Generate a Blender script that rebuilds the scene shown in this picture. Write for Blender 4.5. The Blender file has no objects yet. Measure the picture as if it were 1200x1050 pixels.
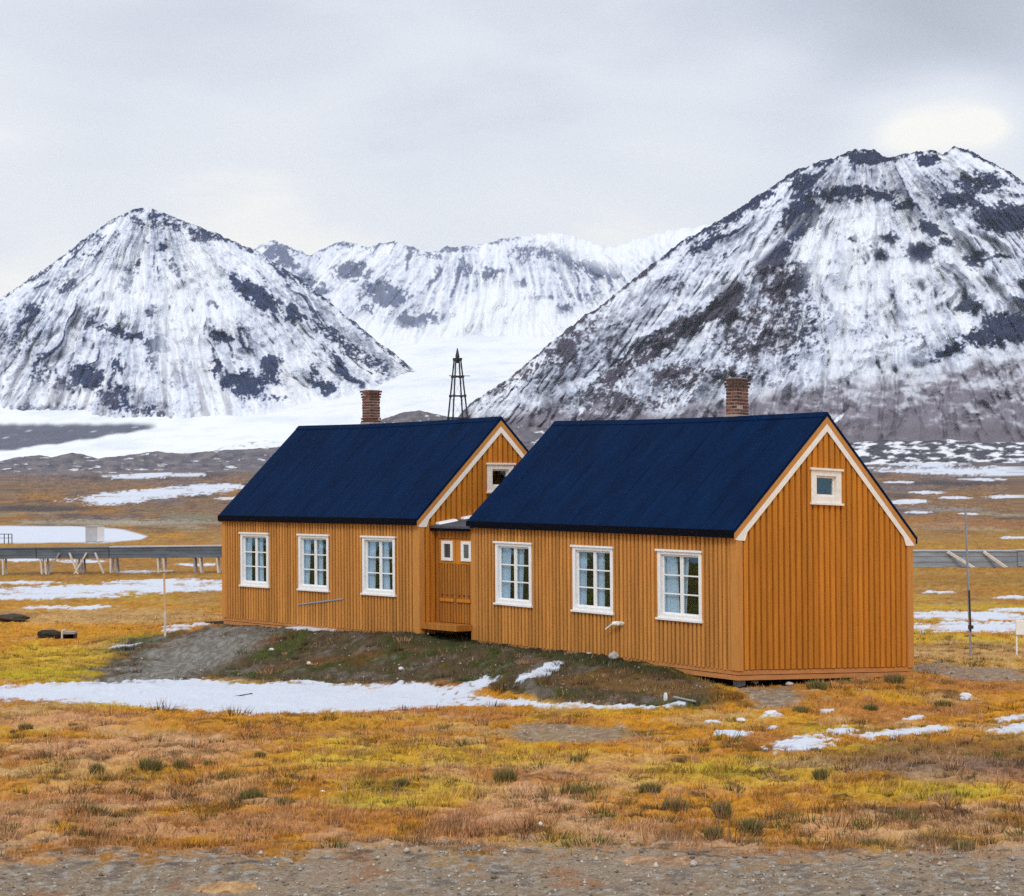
import bpy, math, random
import numpy as np
from mathutils import Matrix, Vector
rng = np.random.default_rng(7); random.seed(7)
scene = bpy.context.scene
COL = scene.collection

# ------------------------------------------------------------------ camera geometry
FPX = 2352.62; CAMZ = 4.2
PITCH = math.radians(0.7745); ROLL = math.radians(-0.3988)
fwv = np.array([0, math.cos(PITCH), math.sin(PITCH)]); rv = np.array([1.0, 0, 0]); uv_ = np.cross(rv, fwv)
r2 = math.cos(ROLL) * rv + math.sin(ROLL) * uv_
u2 = -math.sin(ROLL) * rv + math.cos(ROLL) * uv_

def at(px, py, Y):
    """world point seen at photo position (px, py) at ground distance Y"""
    px = np.asarray(px, float); py = np.asarray(py, float); Y = np.asarray(Y, float)
    a = (px - 600) / FPX; b = (525 - py) / FPX
    d = [fwv[i] + a * r2[i] + b * u2[i] for i in range(3)]
    k = Y / d[1]
    return d[0] * k, Y + 0 * k, d[2] * k + CAMZ

def proj(X, Y, Z):
    Z = Z - CAMZ
    q = X * fwv[0] + Y * fwv[1] + Z * fwv[2]
    q = np.where(np.abs(q) < 1e-3, 1e-3, q)
    return 600 + FPX * (X * r2[0] + Y * r2[1] + Z * r2[2]) / q, 525 - FPX * (X * u2[0] + Y * u2[1] + Z * u2[2]) / q

# ------------------------------------------------------------------ noise
def perlin(x, y, seed=0):
    x = np.asarray(x, float); y = np.asarray(y, float)
    xi = np.floor(x).astype(np.int64); yi = np.floor(y).astype(np.int64)
    xf = x - xi; yf = y - yi
    def g(ix, iy, dx, dy):
        h = (ix * 374761393 + iy * 668265263 + seed * 1442695041) & 0x7fffffff
        h = ((h ^ (h >> 13)) * 1274126177) & 0x7fffffff
        h = (h ^ (h >> 16)) & 0xffff
        a = h * (2 * math.pi / 65536)
        return np.cos(a) * dx + np.sin(a) * dy
    u = xf * xf * xf * (xf * (xf * 6 - 15) + 10); v = yf * yf * yf * (yf * (yf * 6 - 15) + 10)
    a = g(xi, yi, xf, yf); b = g(xi + 1, yi, xf - 1, yf)
    c = g(xi, yi + 1, xf, yf - 1); d = g(xi + 1, yi + 1, xf - 1, yf - 1)
    return 1.5 * ((a + (b - a) * u) * (1 - v) + (c + (d - c) * u) * v)

def fbm(x, y, oct=4, seed=0, gain=0.5):
    s = 0; a = 1; t = 0
    for k in range(oct):
        s = s + a * perlin(x * 2 ** k, y * 2 ** k, seed + k * 17); t += a; a *= gain
    return s / t * 1.4

def ridged(x, y, oct=4, seed=0):
    s = 0; a = 1; t = 0
    for k in range(oct):
        s = s + a * (1 - np.abs(perlin(x * 2 ** k, y * 2 ** k, seed + k * 31)) * 1.6); t += a; a *= 0.5
    return s / t

def sstep(a, b, x):
    t = np.clip((x - a) / (b - a), 0, 1); return t * t * (3 - 2 * t)

def lerp(a, b, t):
    return a * (1 - t[..., None]) + np.asarray(b) * t[..., None]

# ------------------------------------------------------------------ materials
def new_mat(name):
    m = bpy.data.materials.new(name); m.use_nodes = True
    nt = m.node_tree; return m, nt, nt.nodes['Principled BSDF']

def mat(name, col, rough=0.7, var=0.0, nscale=8.0, stretch=(1, 1, 1), bump=0.0, bscale=40.0, island=0.0, metallic=0.0, spec=0.5, dark=None, darkamt=0.0):
    m, nt, b = new_mat(name); N = nt.nodes.new; L = nt.links.new
    b.inputs['Roughness'].default_value = rough; b.inputs['Metallic'].default_value = metallic
    b.inputs['Specular IOR Level'].default_value = spec
    tc = N('ShaderNodeTexCoord'); mp = N('ShaderNodeMapping'); mp.inputs['Scale'].default_value = stretch
    L(tc.outputs['Object'], mp.inputs['Vector'])
    nz = N('ShaderNodeTexNoise'); nz.inputs['Scale'].default_value = nscale; nz.inputs['Detail'].default_value = 6
    L(mp.outputs['Vector'], nz.inputs['Vector'])
    mr = N('ShaderNodeMapRange'); mr.inputs['From Min'].default_value = .25; mr.inputs['From Max'].default_value = .75
    mr.inputs['To Min'].default_value = 1 - var; mr.inputs['To Max'].default_value = 1 + var
    L(nz.outputs['Fac'], mr.inputs['Value'])
    val = mr.outputs['Result']
    if island:
        ge = N('ShaderNodeNewGeometry'); mi = N('ShaderNodeMapRange')
        mi.inputs['To Min'].default_value = 1 - island; mi.inputs['To Max'].default_value = 1 + island
        L(ge.outputs['Random Per Island'], mi.inputs['Value'])
        mu = N('ShaderNodeMath'); mu.operation = 'MULTIPLY'; L(val, mu.inputs[0]); L(mi.outputs['Result'], mu.inputs[1]); val = mu.outputs[0]
    base = None
    if dark is not None:
        n2 = N('ShaderNodeTexNoise'); n2.inputs['Scale'].default_value = nscale * .6; n2.inputs['Detail'].default_value = 8; n2.inputs['Roughness'].default_value = .7
        L(mp.outputs['Vector'], n2.inputs['Vector'])
        r = N('ShaderNodeMapRange'); r.inputs['From Min'].default_value = .5; r.inputs['From Max'].default_value = .75
        r.inputs['To Max'].default_value = darkamt; L(n2.outputs['Fac'], r.inputs['Value'])
        mx0 = N('ShaderNodeMix'); mx0.data_type = 'RGBA'; mx0.inputs[6].default_value = (*col, 1); mx0.inputs[7].default_value = (*dark, 1)
        L(r.outputs['Result'], mx0.inputs[0]); base = mx0.outputs[2]
    vm = N('ShaderNodeVectorMath'); vm.operation = 'SCALE'
    if base: L(base, vm.inputs[0])
    else: vm.inputs[0].default_value = col
    L(val, vm.inputs['Scale']); L(vm.outputs['Vector'], b.inputs['Base Color'])
    if bump:
        nb = N('ShaderNodeTexNoise'); nb.inputs['Scale'].default_value = bscale; nb.inputs['Detail'].default_value = 5
        L(mp.outputs['Vector'], nb.inputs['Vector'])
        bp = N('ShaderNodeBump'); bp.inputs['Strength'].default_value = bump; bp.inputs['Distance'].default_value = .02
        L(nb.outputs['Fac'], bp.inputs['Height']); L(bp.outputs['Normal'], b.inputs['Normal'])
    return m

def attr_mat(name, rough=0.9, nscale=20.0, var=0.25, bump=0.3, bdist=0.03, n2scale=None, spec=.2):
    m, nt, b = new_mat(name); N = nt.nodes.new; L = nt.links.new
    b.inputs['Roughness'].default_value = rough; b.inputs['Specular IOR Level'].default_value = spec
    at_ = N('ShaderNodeAttribute'); at_.attribute_name = 'Col'
    tc = N('ShaderNodeTexCoord')
    nz = N('ShaderNodeTexNoise'); nz.inputs['Scale'].default_value = nscale; nz.inputs['Detail'].default_value = 8; nz.inputs['Roughness'].default_value = .65
    L(tc.outputs['Object'], nz.inputs['Vector'])
    mr = N('ShaderNodeMapRange'); mr.inputs['From Min'].default_value = .3; mr.inputs['From Max'].default_value = .7
    mr.inputs['To Min'].default_value = 1 - var; mr.inputs['To Max'].default_value = 1 + var
    L(nz.outputs['Fac'], mr.inputs['Value'])
    # clean snow varies less than soil and grass
    hs = N('ShaderNodeSeparateColor'); hs.mode = 'HSV'; L(at_.outputs['Color'], hs.inputs['Color'])
    sn = N('ShaderNodeMapRange'); sn.inputs['From Min'].default_value = .45; sn.inputs['From Max'].default_value = .7; L(hs.outputs[2], sn.inputs['Value'])
    mixv = N('ShaderNodeMix'); L(sn.outputs['Result'], mixv.inputs[0]); L(mr.outputs['Result'], mixv.inputs[2]); mixv.inputs[3].default_value = 1.0
    vm = N('ShaderNodeVectorMath'); vm.operation = 'SCALE'; L(at_.outputs['Color'], vm.inputs[0]); L(mixv.outputs[0], vm.inputs['Scale'])
    L(vm.outputs['Vector'], b.inputs['Base Color'])
    if bump:
        bp = N('ShaderNodeBump'); bp.inputs['Strength'].default_value = bump; bp.inputs['Distance'].default_value = bdist
        L(nz.outputs['Fac'], bp.inputs['Height']); L(bp.outputs['Normal'], b.inputs['Normal'])
    return m

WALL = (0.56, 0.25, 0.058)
M = {}
M['wall'] = mat('ochre_boards_sky_sheen', WALL, .75, .16, 3.0, (6, 6, .5), .25, 30, island=.17, spec=.2, dark=(.30, .125, .032), darkamt=.6)  # paler ochre, the front wall's sky sheen is painted into the colour
M['gable'] = mat('ochre_boards_no_sheen', (.55, .205, .023), .75, .16, 3.0, (6, 6, .5), .25, 30, island=.15, spec=.2, dark=(.33, .115, .016), darkamt=.6)  # same boards without the painted sky sheen, so deeper
M['corner'] = mat('ochre_trim', (.56, .24, .055), .7, .12, 4.0, (4, 4, .6), .2, 30, spec=.25, dark=(.36, .15, .04), darkamt=.4)
M['recess'] = mat('darker_ochre_boards', (.40, .155, .026), .8, .2, 3.0, (6, 6, .5), .25, 30, island=.10, spec=.2, dark=(.16, .07, .018), darkamt=.6)  # darker ochre for the porch walls, doors and step
M['plinth'] = mat('plinth_boards', (.50, .21, .07), .8, .2, 4.0, (.6, .6, 5), .25, 30, island=.08, spec=.2)
M['white'] = mat('white_paint', (.86, .855, .85), .5, .07, 6.0, (2, 2, 2), .1, 40, spec=.4, dark=(.55, .53, .48), darkamt=.25)
M['cream'] = mat('cream_paint', (.86, .81, .74), .55, .08, 6.0, (2, 2, 2), .1, 40, spec=.35, dark=(.5, .45, .36), darkamt=.3)
M['blackedge'] = mat('tarred_edge', (.0035, .004, .008), .85, .2, 10, spec=.06)
M['brick_dark'] = mat('sooty_brick', (.085, .045, .035), .9, .3, 20, bump=.5)
M['mortar'] = mat('lime_mortar', (.40, .34, .29), .9, .25, 20, bump=.4)
M['lead'] = mat('flashing', (.34, .30, .26), .6, .2, 12)
M['greyfelt'] = mat('grey_felt', (.055, .06, .085), .7, .25, 9)
M['snow'] = mat('snow', (.86, .88, .92), .8, .04, 12, bump=.3, bscale=20)
M['iron'] = mat('dark_iron', (.022, .02, .028), .6, .2, 6)
M['greymetal'] = mat('grey_metal', (.30, .31, .36), .45, .15, 8, metallic=.3)
M['deckside'] = mat('weathered_trough', (.105, .13, .16), .7, .35, 1.2, (1, 1, 4), .2, 20, dark=(.03, .045, .06), darkamt=.9)
M['paletrough'] = mat('pale_trough', (.27, .30, .335), .7, .3, 1.2, (1, 1, 4), .2, 20, dark=(.13, .15, .18), darkamt=.6)
M['decktop'] = mat('frosted_lid', (.40, .42, .45), .7, .2, 2)
M['paleboard'] = mat('pale_timber', (.62, .55, .48), .8, .2, 6, (3, 3, .6))
M['greyboard'] = mat('grey_timber', (.30, .28, .28), .85, .25, 6, (3, 3, .6))
M['tanpost'] = mat('fresh_timber', (.58, .38, .22), .8, .15, 5, (3, 3, .6))
M['curtain'] = mat('net_curtain', (.86, .86, .92), .9, .1, 8)
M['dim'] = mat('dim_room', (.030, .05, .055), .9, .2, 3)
M['shedgrey'] = mat('grey_sheet', (.42, .44, .48), .6, .12, 3)
M['stone'] = mat('pale_stone', (.46, .44, .42), .9, .3, 9, bump=.6, bscale=18)
M['whitestone'] = mat('white_stone', (.70, .69, .68), .9, .2, 9, bump=.6, bscale=18)
M['soil'] = mat('dark_soil', (.025, .019, .013), .95, .3, 12)

def roof_material():
    m, nt, b = new_mat('navy_roofing_felt'); N = nt.nodes.new; L = nt.links.new
    b.inputs['Roughness'].default_value = .72; b.inputs['Specular IOR Level'].default_value = .03
    tc = N('ShaderNodeTexCoord'); mp = N('ShaderNodeMapping'); mp.inputs['Scale'].default_value = (1.6, .5, .5); L(tc.outputs['Object'], mp.inputs['Vector'])
    n = N('ShaderNodeTexNoise'); n.inputs['Scale'].default_value = 1.6; n.inputs['Detail'].default_value = 7; n.inputs['Roughness'].default_value = .65; L(mp.outputs['Vector'], n.inputs['Vector'])
    n2 = N('ShaderNodeTexNoise'); n2.inputs['Scale'].default_value = 14; n2.inputs['Detail'].default_value = 6; L(tc.outputs['Object'], n2.inputs['Vector'])
    ad = N('ShaderNodeMath'); ad.operation = 'ADD'; L(n.outputs['Fac'], ad.inputs[0])
    h = N('ShaderNodeMath'); h.operation = 'MULTIPLY'; h.inputs[1].default_value = .45; L(n2.outputs['Fac'], h.inputs[0]); L(h.outputs[0], ad.inputs[1])
    cr = N('ShaderNodeValToRGB'); e = cr.color_ramp.elements
    e[0].position = .55; e[0].color = (.0010, .0092, .036, 1); e[1].position = .98; e[1].color = (.0020, .0175, .066, 1)
    L(ad.outputs[0], cr.inputs['Fac']); L(cr.outputs['Color'], b.inputs['Base Color'])
    bp = N('ShaderNodeBump'); bp.inputs['Strength'].default_value = .35; bp.inputs['Distance'].default_value = .02
    L(ad.outputs[0], bp.inputs['Height']); L(bp.outputs['Normal'], b.inputs['Normal'])
    return m
M['roof'] = roof_material()

def brick_material():
    m, nt, b = new_mat('red_brick'); N = nt.nodes.new; L = nt.links.new
    b.inputs['Roughness'].default_value = .9
    ge = N('ShaderNodeNewGeometry'); cr = N('ShaderNodeValToRGB'); e = cr.color_ramp.elements
    e[0].color = (.045, .022, .02, 1); e[1].color = (.24, .10, .07, 1); x = e.new(.5); x.color = (.14, .036, .03, 1)
    L(ge.outputs['Random Per Island'], cr.inputs['Fac'])
    tc = N('ShaderNodeTexCoord'); n = N('ShaderNodeTexNoise'); n.inputs['Scale'].default_value = 25; L(tc.outputs['Object'], n.inputs['Vector'])
    vm = N('ShaderNodeVectorMath'); vm.operation = 'SCALE'; L(cr.outputs['Color'], vm.inputs[0])
    mr = N('ShaderNodeMapRange'); mr.inputs['To Min'].default_value = .5; mr.inputs['To Max'].default_value = 1.4; L(n.outputs['Fac'], mr.inputs['Value'])
    L(mr.outputs['Result'], vm.inputs['Scale']); L(vm.outputs['Vector'], b.inputs['Base Color'])
    return m
M['brick'] = brick_material()

def glass_material():
    m, nt, b = new_mat('window_glass'); N = nt.nodes.new; L = nt.links.new
    nt.nodes.remove(b); out = nt.nodes['Material Output']
    tr = N('ShaderNodeBsdfTransparent'); tr.inputs['Color'].default_value = (.80, .88, .92, 1)
    gl = N('ShaderNodeBsdfGlossy'); gl.inputs['Roughness'].default_value = .03; gl.inputs['Color'].default_value = (.45, .75, 1, 1)
    tc = N('ShaderNodeTexCoord'); n = N('ShaderNodeTexNoise'); n.inputs['Scale'].default_value = 2.2; L(tc.outputs['Object'], n.inputs['Vector'])
    bp = N('ShaderNodeBump'); bp.inputs['Strength'].default_value = .12; bp.inputs['Distance'].default_value = .05; L(n.outputs['Fac'], bp.inputs['Height']); L(bp.outputs['Normal'], gl.inputs['Normal'])
    mx = N('ShaderNodeMixShader'); mx.inputs[0].default_value = .075
    L(tr.outputs[0], mx.inputs[1]); L(gl.outputs[0], mx.inputs[2]); L(mx.outputs[0], out.inputs['Surface'])
    return m
M['glass'] = glass_material()

# ------------------------------------------------------------------ mesh helpers
def np_mesh(name, verts, faces_flat, nper, colors=None, smooth=False):
    """verts (n,3), faces as flat vertex indices, nper vertices per face"""
    me = bpy.data.meshes.new(name); n = len(verts); nf = len(faces_flat) // nper
    me.vertices.add(n); me.vertices.foreach_set('co', np.asarray(verts, np.float32).ravel())
    me.loops.add(nf * nper); me.loops.foreach_set('vertex_index', np.asarray(faces_flat, np.int32))
    me.polygons.add(nf); me.polygons.foreach_set('loop_start', np.arange(0, nf * nper, nper, dtype=np.int32))
    me.polygons.foreach_set('loop_total', np.full(nf, nper, np.int32))
    if smooth: me.polygons.foreach_set('use_smooth', np.ones(nf, bool))
    me.update(calc_edges=True)
    if colors is not None:
        a = me.color_attributes.new('Col', 'FLOAT_COLOR', 'POINT')
        c = np.ones((n, 4), np.float32); c[:, :3] = colors; a.data.foreach_set('color', c.ravel())
    return me

def link(name, me, m, parent=None, **props):
    o = bpy.data.objects.new(name, me)
    if m: me.materials.append(m)
    COL.objects.link(o)
    if parent: o.parent = parent
    for k, v in props.items(): o[k] = v
    return o

def grid_faces(nr, nc):
    i = np.arange(nr - 1)[:, None] * nc + np.arange(nc - 1)[None, :]
    return np.stack([i, i + 1, i + nc + 1, i + nc], -1).reshape(-1)

class MB:
    """collects boxes, prisms and bars; build() links them as ONE mesh object"""
    def __init__(s, shear=(0, 0)): s.v = []; s.f = []; s.sh = shear
    def add(s, vs, fs):
        k = len(s.v); s.v += [(x, y, z + s.sh[0] * x + s.sh[1] * y) for x, y, z in vs]
        s.f += [tuple(i + k for i in f) for f in fs]
    def box(s, x0, x1, y0, y1, z0, z1):
        s.add([(x0, y0, z0), (x1, y0, z0), (x1, y1, z0), (x0, y1, z0), (x0, y0, z1), (x1, y0, z1), (x1, y1, z1), (x0, y1, z1)],
              [(0, 3, 2, 1), (4, 5, 6, 7), (0, 1, 5, 4), (1, 2, 6, 5), (2, 3, 7, 6), (3, 0, 4, 7)])
    def prism_x(s, poly, x0, x1):
        """polygon of (y, z), counter-clockwise, pushed from x0 to x1"""
        n = len(poly); vs = [(x0, y, z) for y, z in poly] + [(x1, y, z) for y, z in poly]
        s.add(vs, [tuple(range(n - 1, -1, -1)), tuple(range(n, 2 * n))] + [(i, (i + 1) % n, n + (i + 1) % n, n + i) for i in range(n)])
    def bar(s, a, b, r0, r1=None, n=6, square=False):
        r1 = r0 if r1 is None else r1
        a = Vector(a); b = Vector(b); d = (b - a).normalized()
        up = Vector((0, 0, 1)) if abs(d.z) < .95 else Vector((0, 1, 0))
        p = d.cross(up).normalized(); q = d.cross(p)
        if square: n = 4
        ph = math.pi / 4 if square else 0
        vs = []
        for c, r in ((a, r0), (b, r1)):
            for i in range(n):
                t = ph + 2 * math.pi * i / n; w = c + p * (math.cos(t) * r) + q * (math.sin(t) * r); vs.append(tuple(w))
        s.add(vs, [tuple(range(n))[::-1], tuple(range(n, 2 * n))] + [(i, (i + 1) % n, n + (i + 1) % n, n + i) for i in range(n)])
    def build(s, name, m, parent=None, bevel=0, **props):
        me = bpy.data.meshes.new(name); me.from_pydata(s.v, [], s.f); me.update()
        import bmesh
        bm = bmesh.new(); bm.from_mesh(me); bmesh.ops.recalc_face_normals(bm, faces=bm.faces); bm.to_mesh(me); bm.free()
        o = link(name, me, m, parent, **props)
        if bevel:
            md = o.modifiers.new('bevel', 'BEVEL'); md.width = bevel; md.segments = 1; md.limit_method = 'ANGLE'
        return o

def empty(name, loc, rz=0, **props):
    o = bpy.data.objects.new(name, None); COL.objects.link(o); o.location = loc; o.rotation_euler = (0, 0, rz)
    for k, v in props.items(): o[k] = v
    return o

# ------------------------------------------------------------------ house placement
SC = .88; YAW = math.radians(53.9565)
R_O = np.array([4.1182, 36.9516, .3980]); R_A = -YAW; R_SH = (-.0053, -.0479)
L_O = np.array([-2.0638, 44.5167, .4917]); L_A = -YAW + math.radians(3.1121); L_SH = (.0023, -.0102)
HW = 4.576; R_LEN = 8.42; L_LEN = 8.29

def to_local(o, a, X, Y):
    dx = X - o[0]; dy = Y - o[1]
    return dx * math.cos(a) + dy * math.sin(a), -dx * math.sin(a) + dy * math.cos(a)
def to_world(o, a, x, y):
    return o[0] + x * math.cos(a) - y * math.sin(a), o[1] + x * math.sin(a) + y * math.cos(a)
def on_wall(o, a, sh, px, py, yl=0.0):
    """local (x, z) of the photo point (px, py) on the house plane y = yl"""
    lo, hi = -14.0, 6.0
    for _ in range(60):
        m = (lo + hi) / 2; w = to_world(o, a, m, yl)
        if proj(w[0], w[1], 1.5)[0] < px: lo = m
        else: hi = m
    w = to_world(o, a, m, yl); P = at(px, py, w[1])
    return m, float(P[2]) - o[2] - sh[0] * m - sh[1] * yl

# ------------------------------------------------------------------ terrain
_py = [(-40, 0), (110, 0), (165, 0.05), (230, -.2), (330, -.4), (500, -.3), (800, 1.1), (1200, 5.0), (1800, 11.5), (2600, 22.5), (3300, 34)]
_ctl = np.array([(4.12, 36.95, .25), (-.84, 43.76, .60), (1.64, 40.35, .60), (2.9, 38.6, .56), (3.5, 37.75, .36), (7.82, 39.64, .20), (6, 38.2, .235), (5.0, 37.55, .225), (-2.06, 44.52, .74), (-7.3, 50.95, .47),
                 (-6.0, 49.4, .52), (-4.7, 47.7, .60), (-1.3, 43.9, .55), (2.8, 46.4, .45), (-3.7, 53.8, .45), (-.5, 47.0, .55)])

def ground_z(X, Y):
    X = np.asarray(X, float); Y = np.asarray(Y, float)
    z = np.interp(Y, [a for a, b in _py], [b for a, b in _py])
    num = 0; den = 0
    for cx, cy, cz in _ctl:
        w = 1 / ((X - cx) ** 2 + (Y - cy) ** 2 + .3) ** 1.5; num = num + w * cz; den = den + w
    T = num / den
    def rd(o, a, ln):
        x, y = to_local(o, a, X, Y)
        dx = np.maximum(np.maximum(-ln - x, x), 0); dy = np.maximum(np.maximum(-y, y - HW), 0)
        return np.hypot(dx, dy)
    d = np.minimum(rd(R_O, R_A, R_LEN), rd(L_O, L_A, L_LEN + 1.0))
    d = d + .5 * fbm(X * .35, Y * .35, 3, 5) * sstep(.3, 2, d)
    fall = 1 - sstep(.2, 4.2, d)
    z = z + T * fall
    near = 1 - sstep(150, 400, Y)
    out = sstep(0, 1.2, d)
    z = z + out * near * (.10 * fbm(X * .12, Y * .12, 3, 11) + .035 * fbm(X * .9, Y * .9, 3, 12))
    far = sstep(120, 500, Y) * np.clip(Y / 1000, .1, 3)
    z = z + far * 1.1 * fbm(X * .004 + 3, Y * .006, 4, 21)
    # shallow roadside ditch before the gravel road
    z = z - .05 * np.exp(-((Y - 23.2) / .7) ** 2)
    # dug hollow left of the houses
    hx, hy = -11.9, 51.5
    z = z - .30 * np.exp(-(((X - hx) / .65) ** 2 + ((Y - hy) / .55) ** 2) ** 2)
    return z

def gp(px, py, y0=16, y1=1500):
    """world ground point seen at photo position (px, py)"""
    Ys = np.geomspace(y0, y1, 6000); X, Y, Z = at(px, py, Ys); g = ground_z(X, Y)
    k = np.argmax(Z <= g)
    return float(X[k]), float(Y[k]), float(g[k])

def blob(px, py, cx, cy, rx, ry, rot=0):
    c, s = math.cos(math.radians(rot)), math.sin(math.radians(rot))
    dx = px - cx; dy = py - cy
    a = (dx * c + dy * s) / rx; b = (-dx * s + dy * c) / ry
    return 1 - np.sqrt(a * a + b * b)

def inpoly(px, py, pts):
    """rough signed distance (positive inside) to a polygon in map pixels"""
    d = np.full(px.shape, 1e9); ins = np.zeros(px.shape, bool); n = len(pts)
    for i in range(n):
        x0, y0 = pts[i]; x1, y1 = pts[(i + 1) % n]
        ex, ey = x1 - x0, y1 - y0; t = np.clip(((px - x0) * ex + (py - y0) * ey) / (ex * ex + ey * ey + 1e-9), 0, 1)
        d = np.minimum(d, np.hypot((px - x0 - t * ex), (py - y0 - t * ey) * 2.5))
        c = ((y0 > py) != (y1 > py)) & (px < (x1 - x0) * (py - y0) / ((y1 - y0) if y1 != y0 else 1e-9) + x0)
        ins ^= c
    return np.where(ins, d, -d)

GOLD = np.array((.51, .225, .018)); YEL = np.array((.51, .325, .028)); MOSS = np.array((.38, .30, .020)); RUST = np.array((.36, .145, .045))
STRAW = np.array((.52, .30, .175)); TAN = np.array((.47, .31, .14)); BROWN = np.array((.16, .09, .042)); GREEN = np.array((.075, .095, .018))
GRAV = np.array((.25, .185, .125)); DARK = np.array((.045, .034, .02)); SNOW = np.array((.635, .675, .755)); MAUVE = np.array((.20, .15, .14))

SNOW_BLOBS = [  # layout of the snow lying on the plain (photo coordinates of each patch: cx, cy, rx, ry, tilt)
    (630, 789, 30, 7, -20), (652, 779, 12, 4, -10), (565, 800, 22, 6, -14), (690, 828, 100, 3.2, 1), (600, 824, 40, 4, 0), (780, 828, 26, 3, -4),
    (857, 860, 26, 4.2, 0), (905, 838, 13, 3.5, 0), (835, 846, 10, 3, 0), (905, 853, 8, 2.5, 0), (940, 872, 42, 10, -6), (985, 857, 20, 5, 0), (1050, 860, 50, 5, -4), (1095, 855, 18, 4, 0),
    (1195, 853, 34, 6, -6), (1185, 842, 22, 4, -8), (1132, 818, 8, 2.6, 0), (970, 833, 14, 2.4, 0), (1070, 842, 16, 3, -8),
    (1135, 722, 90, 6, 1), (1150, 735, 100, 7, 0), (1195, 715, 40, 3, 0), (1100, 694, 24, 2, 0), (1185, 700, 30, 2, 0),
    (110, 690, 190, 6, -1.5), (60, 698, 110, 5, -1), (200, 683, 80, 3.5, -1), (190, 690, 100, 5, 0), (60, 712, 34, 2.2, 0), (108, 712, 30, 2.4, -4), (30, 656, 40, 2.4, 0), (95, 658, 32, 2, 0), (180, 681, 70, 2.4, -2), (25, 683, 50, 2.2, 0), (160, 670, 30, 1.6, 0), (230, 662, 26, 2, 0),
    (130, 742, 0.1, .1, 0), (150, 756, 22, 2.4, -8), (220, 733, 30, 2, -5), (205, 738, 22, 1.6, -3),
    (370, 737, 48, 2.6, 2),
    (185, 578, 110, 7, -4), (135, 585, 45, 7, -3), (240, 571, 60, 4, -2), (170, 557, 50, 4.2, -2), (160, 553, 40, 2.5, 0), (215, 556, 30, 2, 0), (270, 584, 22, 2, 0),
    (1130, 552, 130, 5, 1), (1190, 550, 60, 4, 1), (1080, 543, 60, 4.5, 1.5), (1170, 530, 60, 3.5, -1), (1060, 533, 50, 3, 0),
    (1065, 588, 28, 3.4, 0), (1090, 577, 24, 2, 0), (1120, 583, 20, 2, 0), (1175, 582, 22, 2.4, 0), (1075, 600, 20, 2, 0), (1135, 602, 14, 1.5, 0), (1150, 562, 30, 2, 0), (1055, 565, 20, 1.6, 0), (1190, 630, 26, 1.6, 0),
    (740, 540, 120, 4, 0), (420, 545, 80, 4, 0),
]
BIGSNOW = [(-60, 812), (0, 805), (60, 799), (140, 798), (230, 795), (300, 801), (360, 797), (430, 804), (480, 797), (520, 803), (560, 797), (585, 806), (560, 813), (600, 817), (640, 824), (690, 829), (600, 829), (540, 831), (450, 834), (380, 837), (300, 838), (220, 833), (150, 828), (90, 824), (0, 822), (-60, 824)]
LAKE = [(-200, 616), (0, 616), (90, 616), (140, 620), (176, 628), (165, 633), (120, 636), (0, 637), (-200, 638)]

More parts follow.
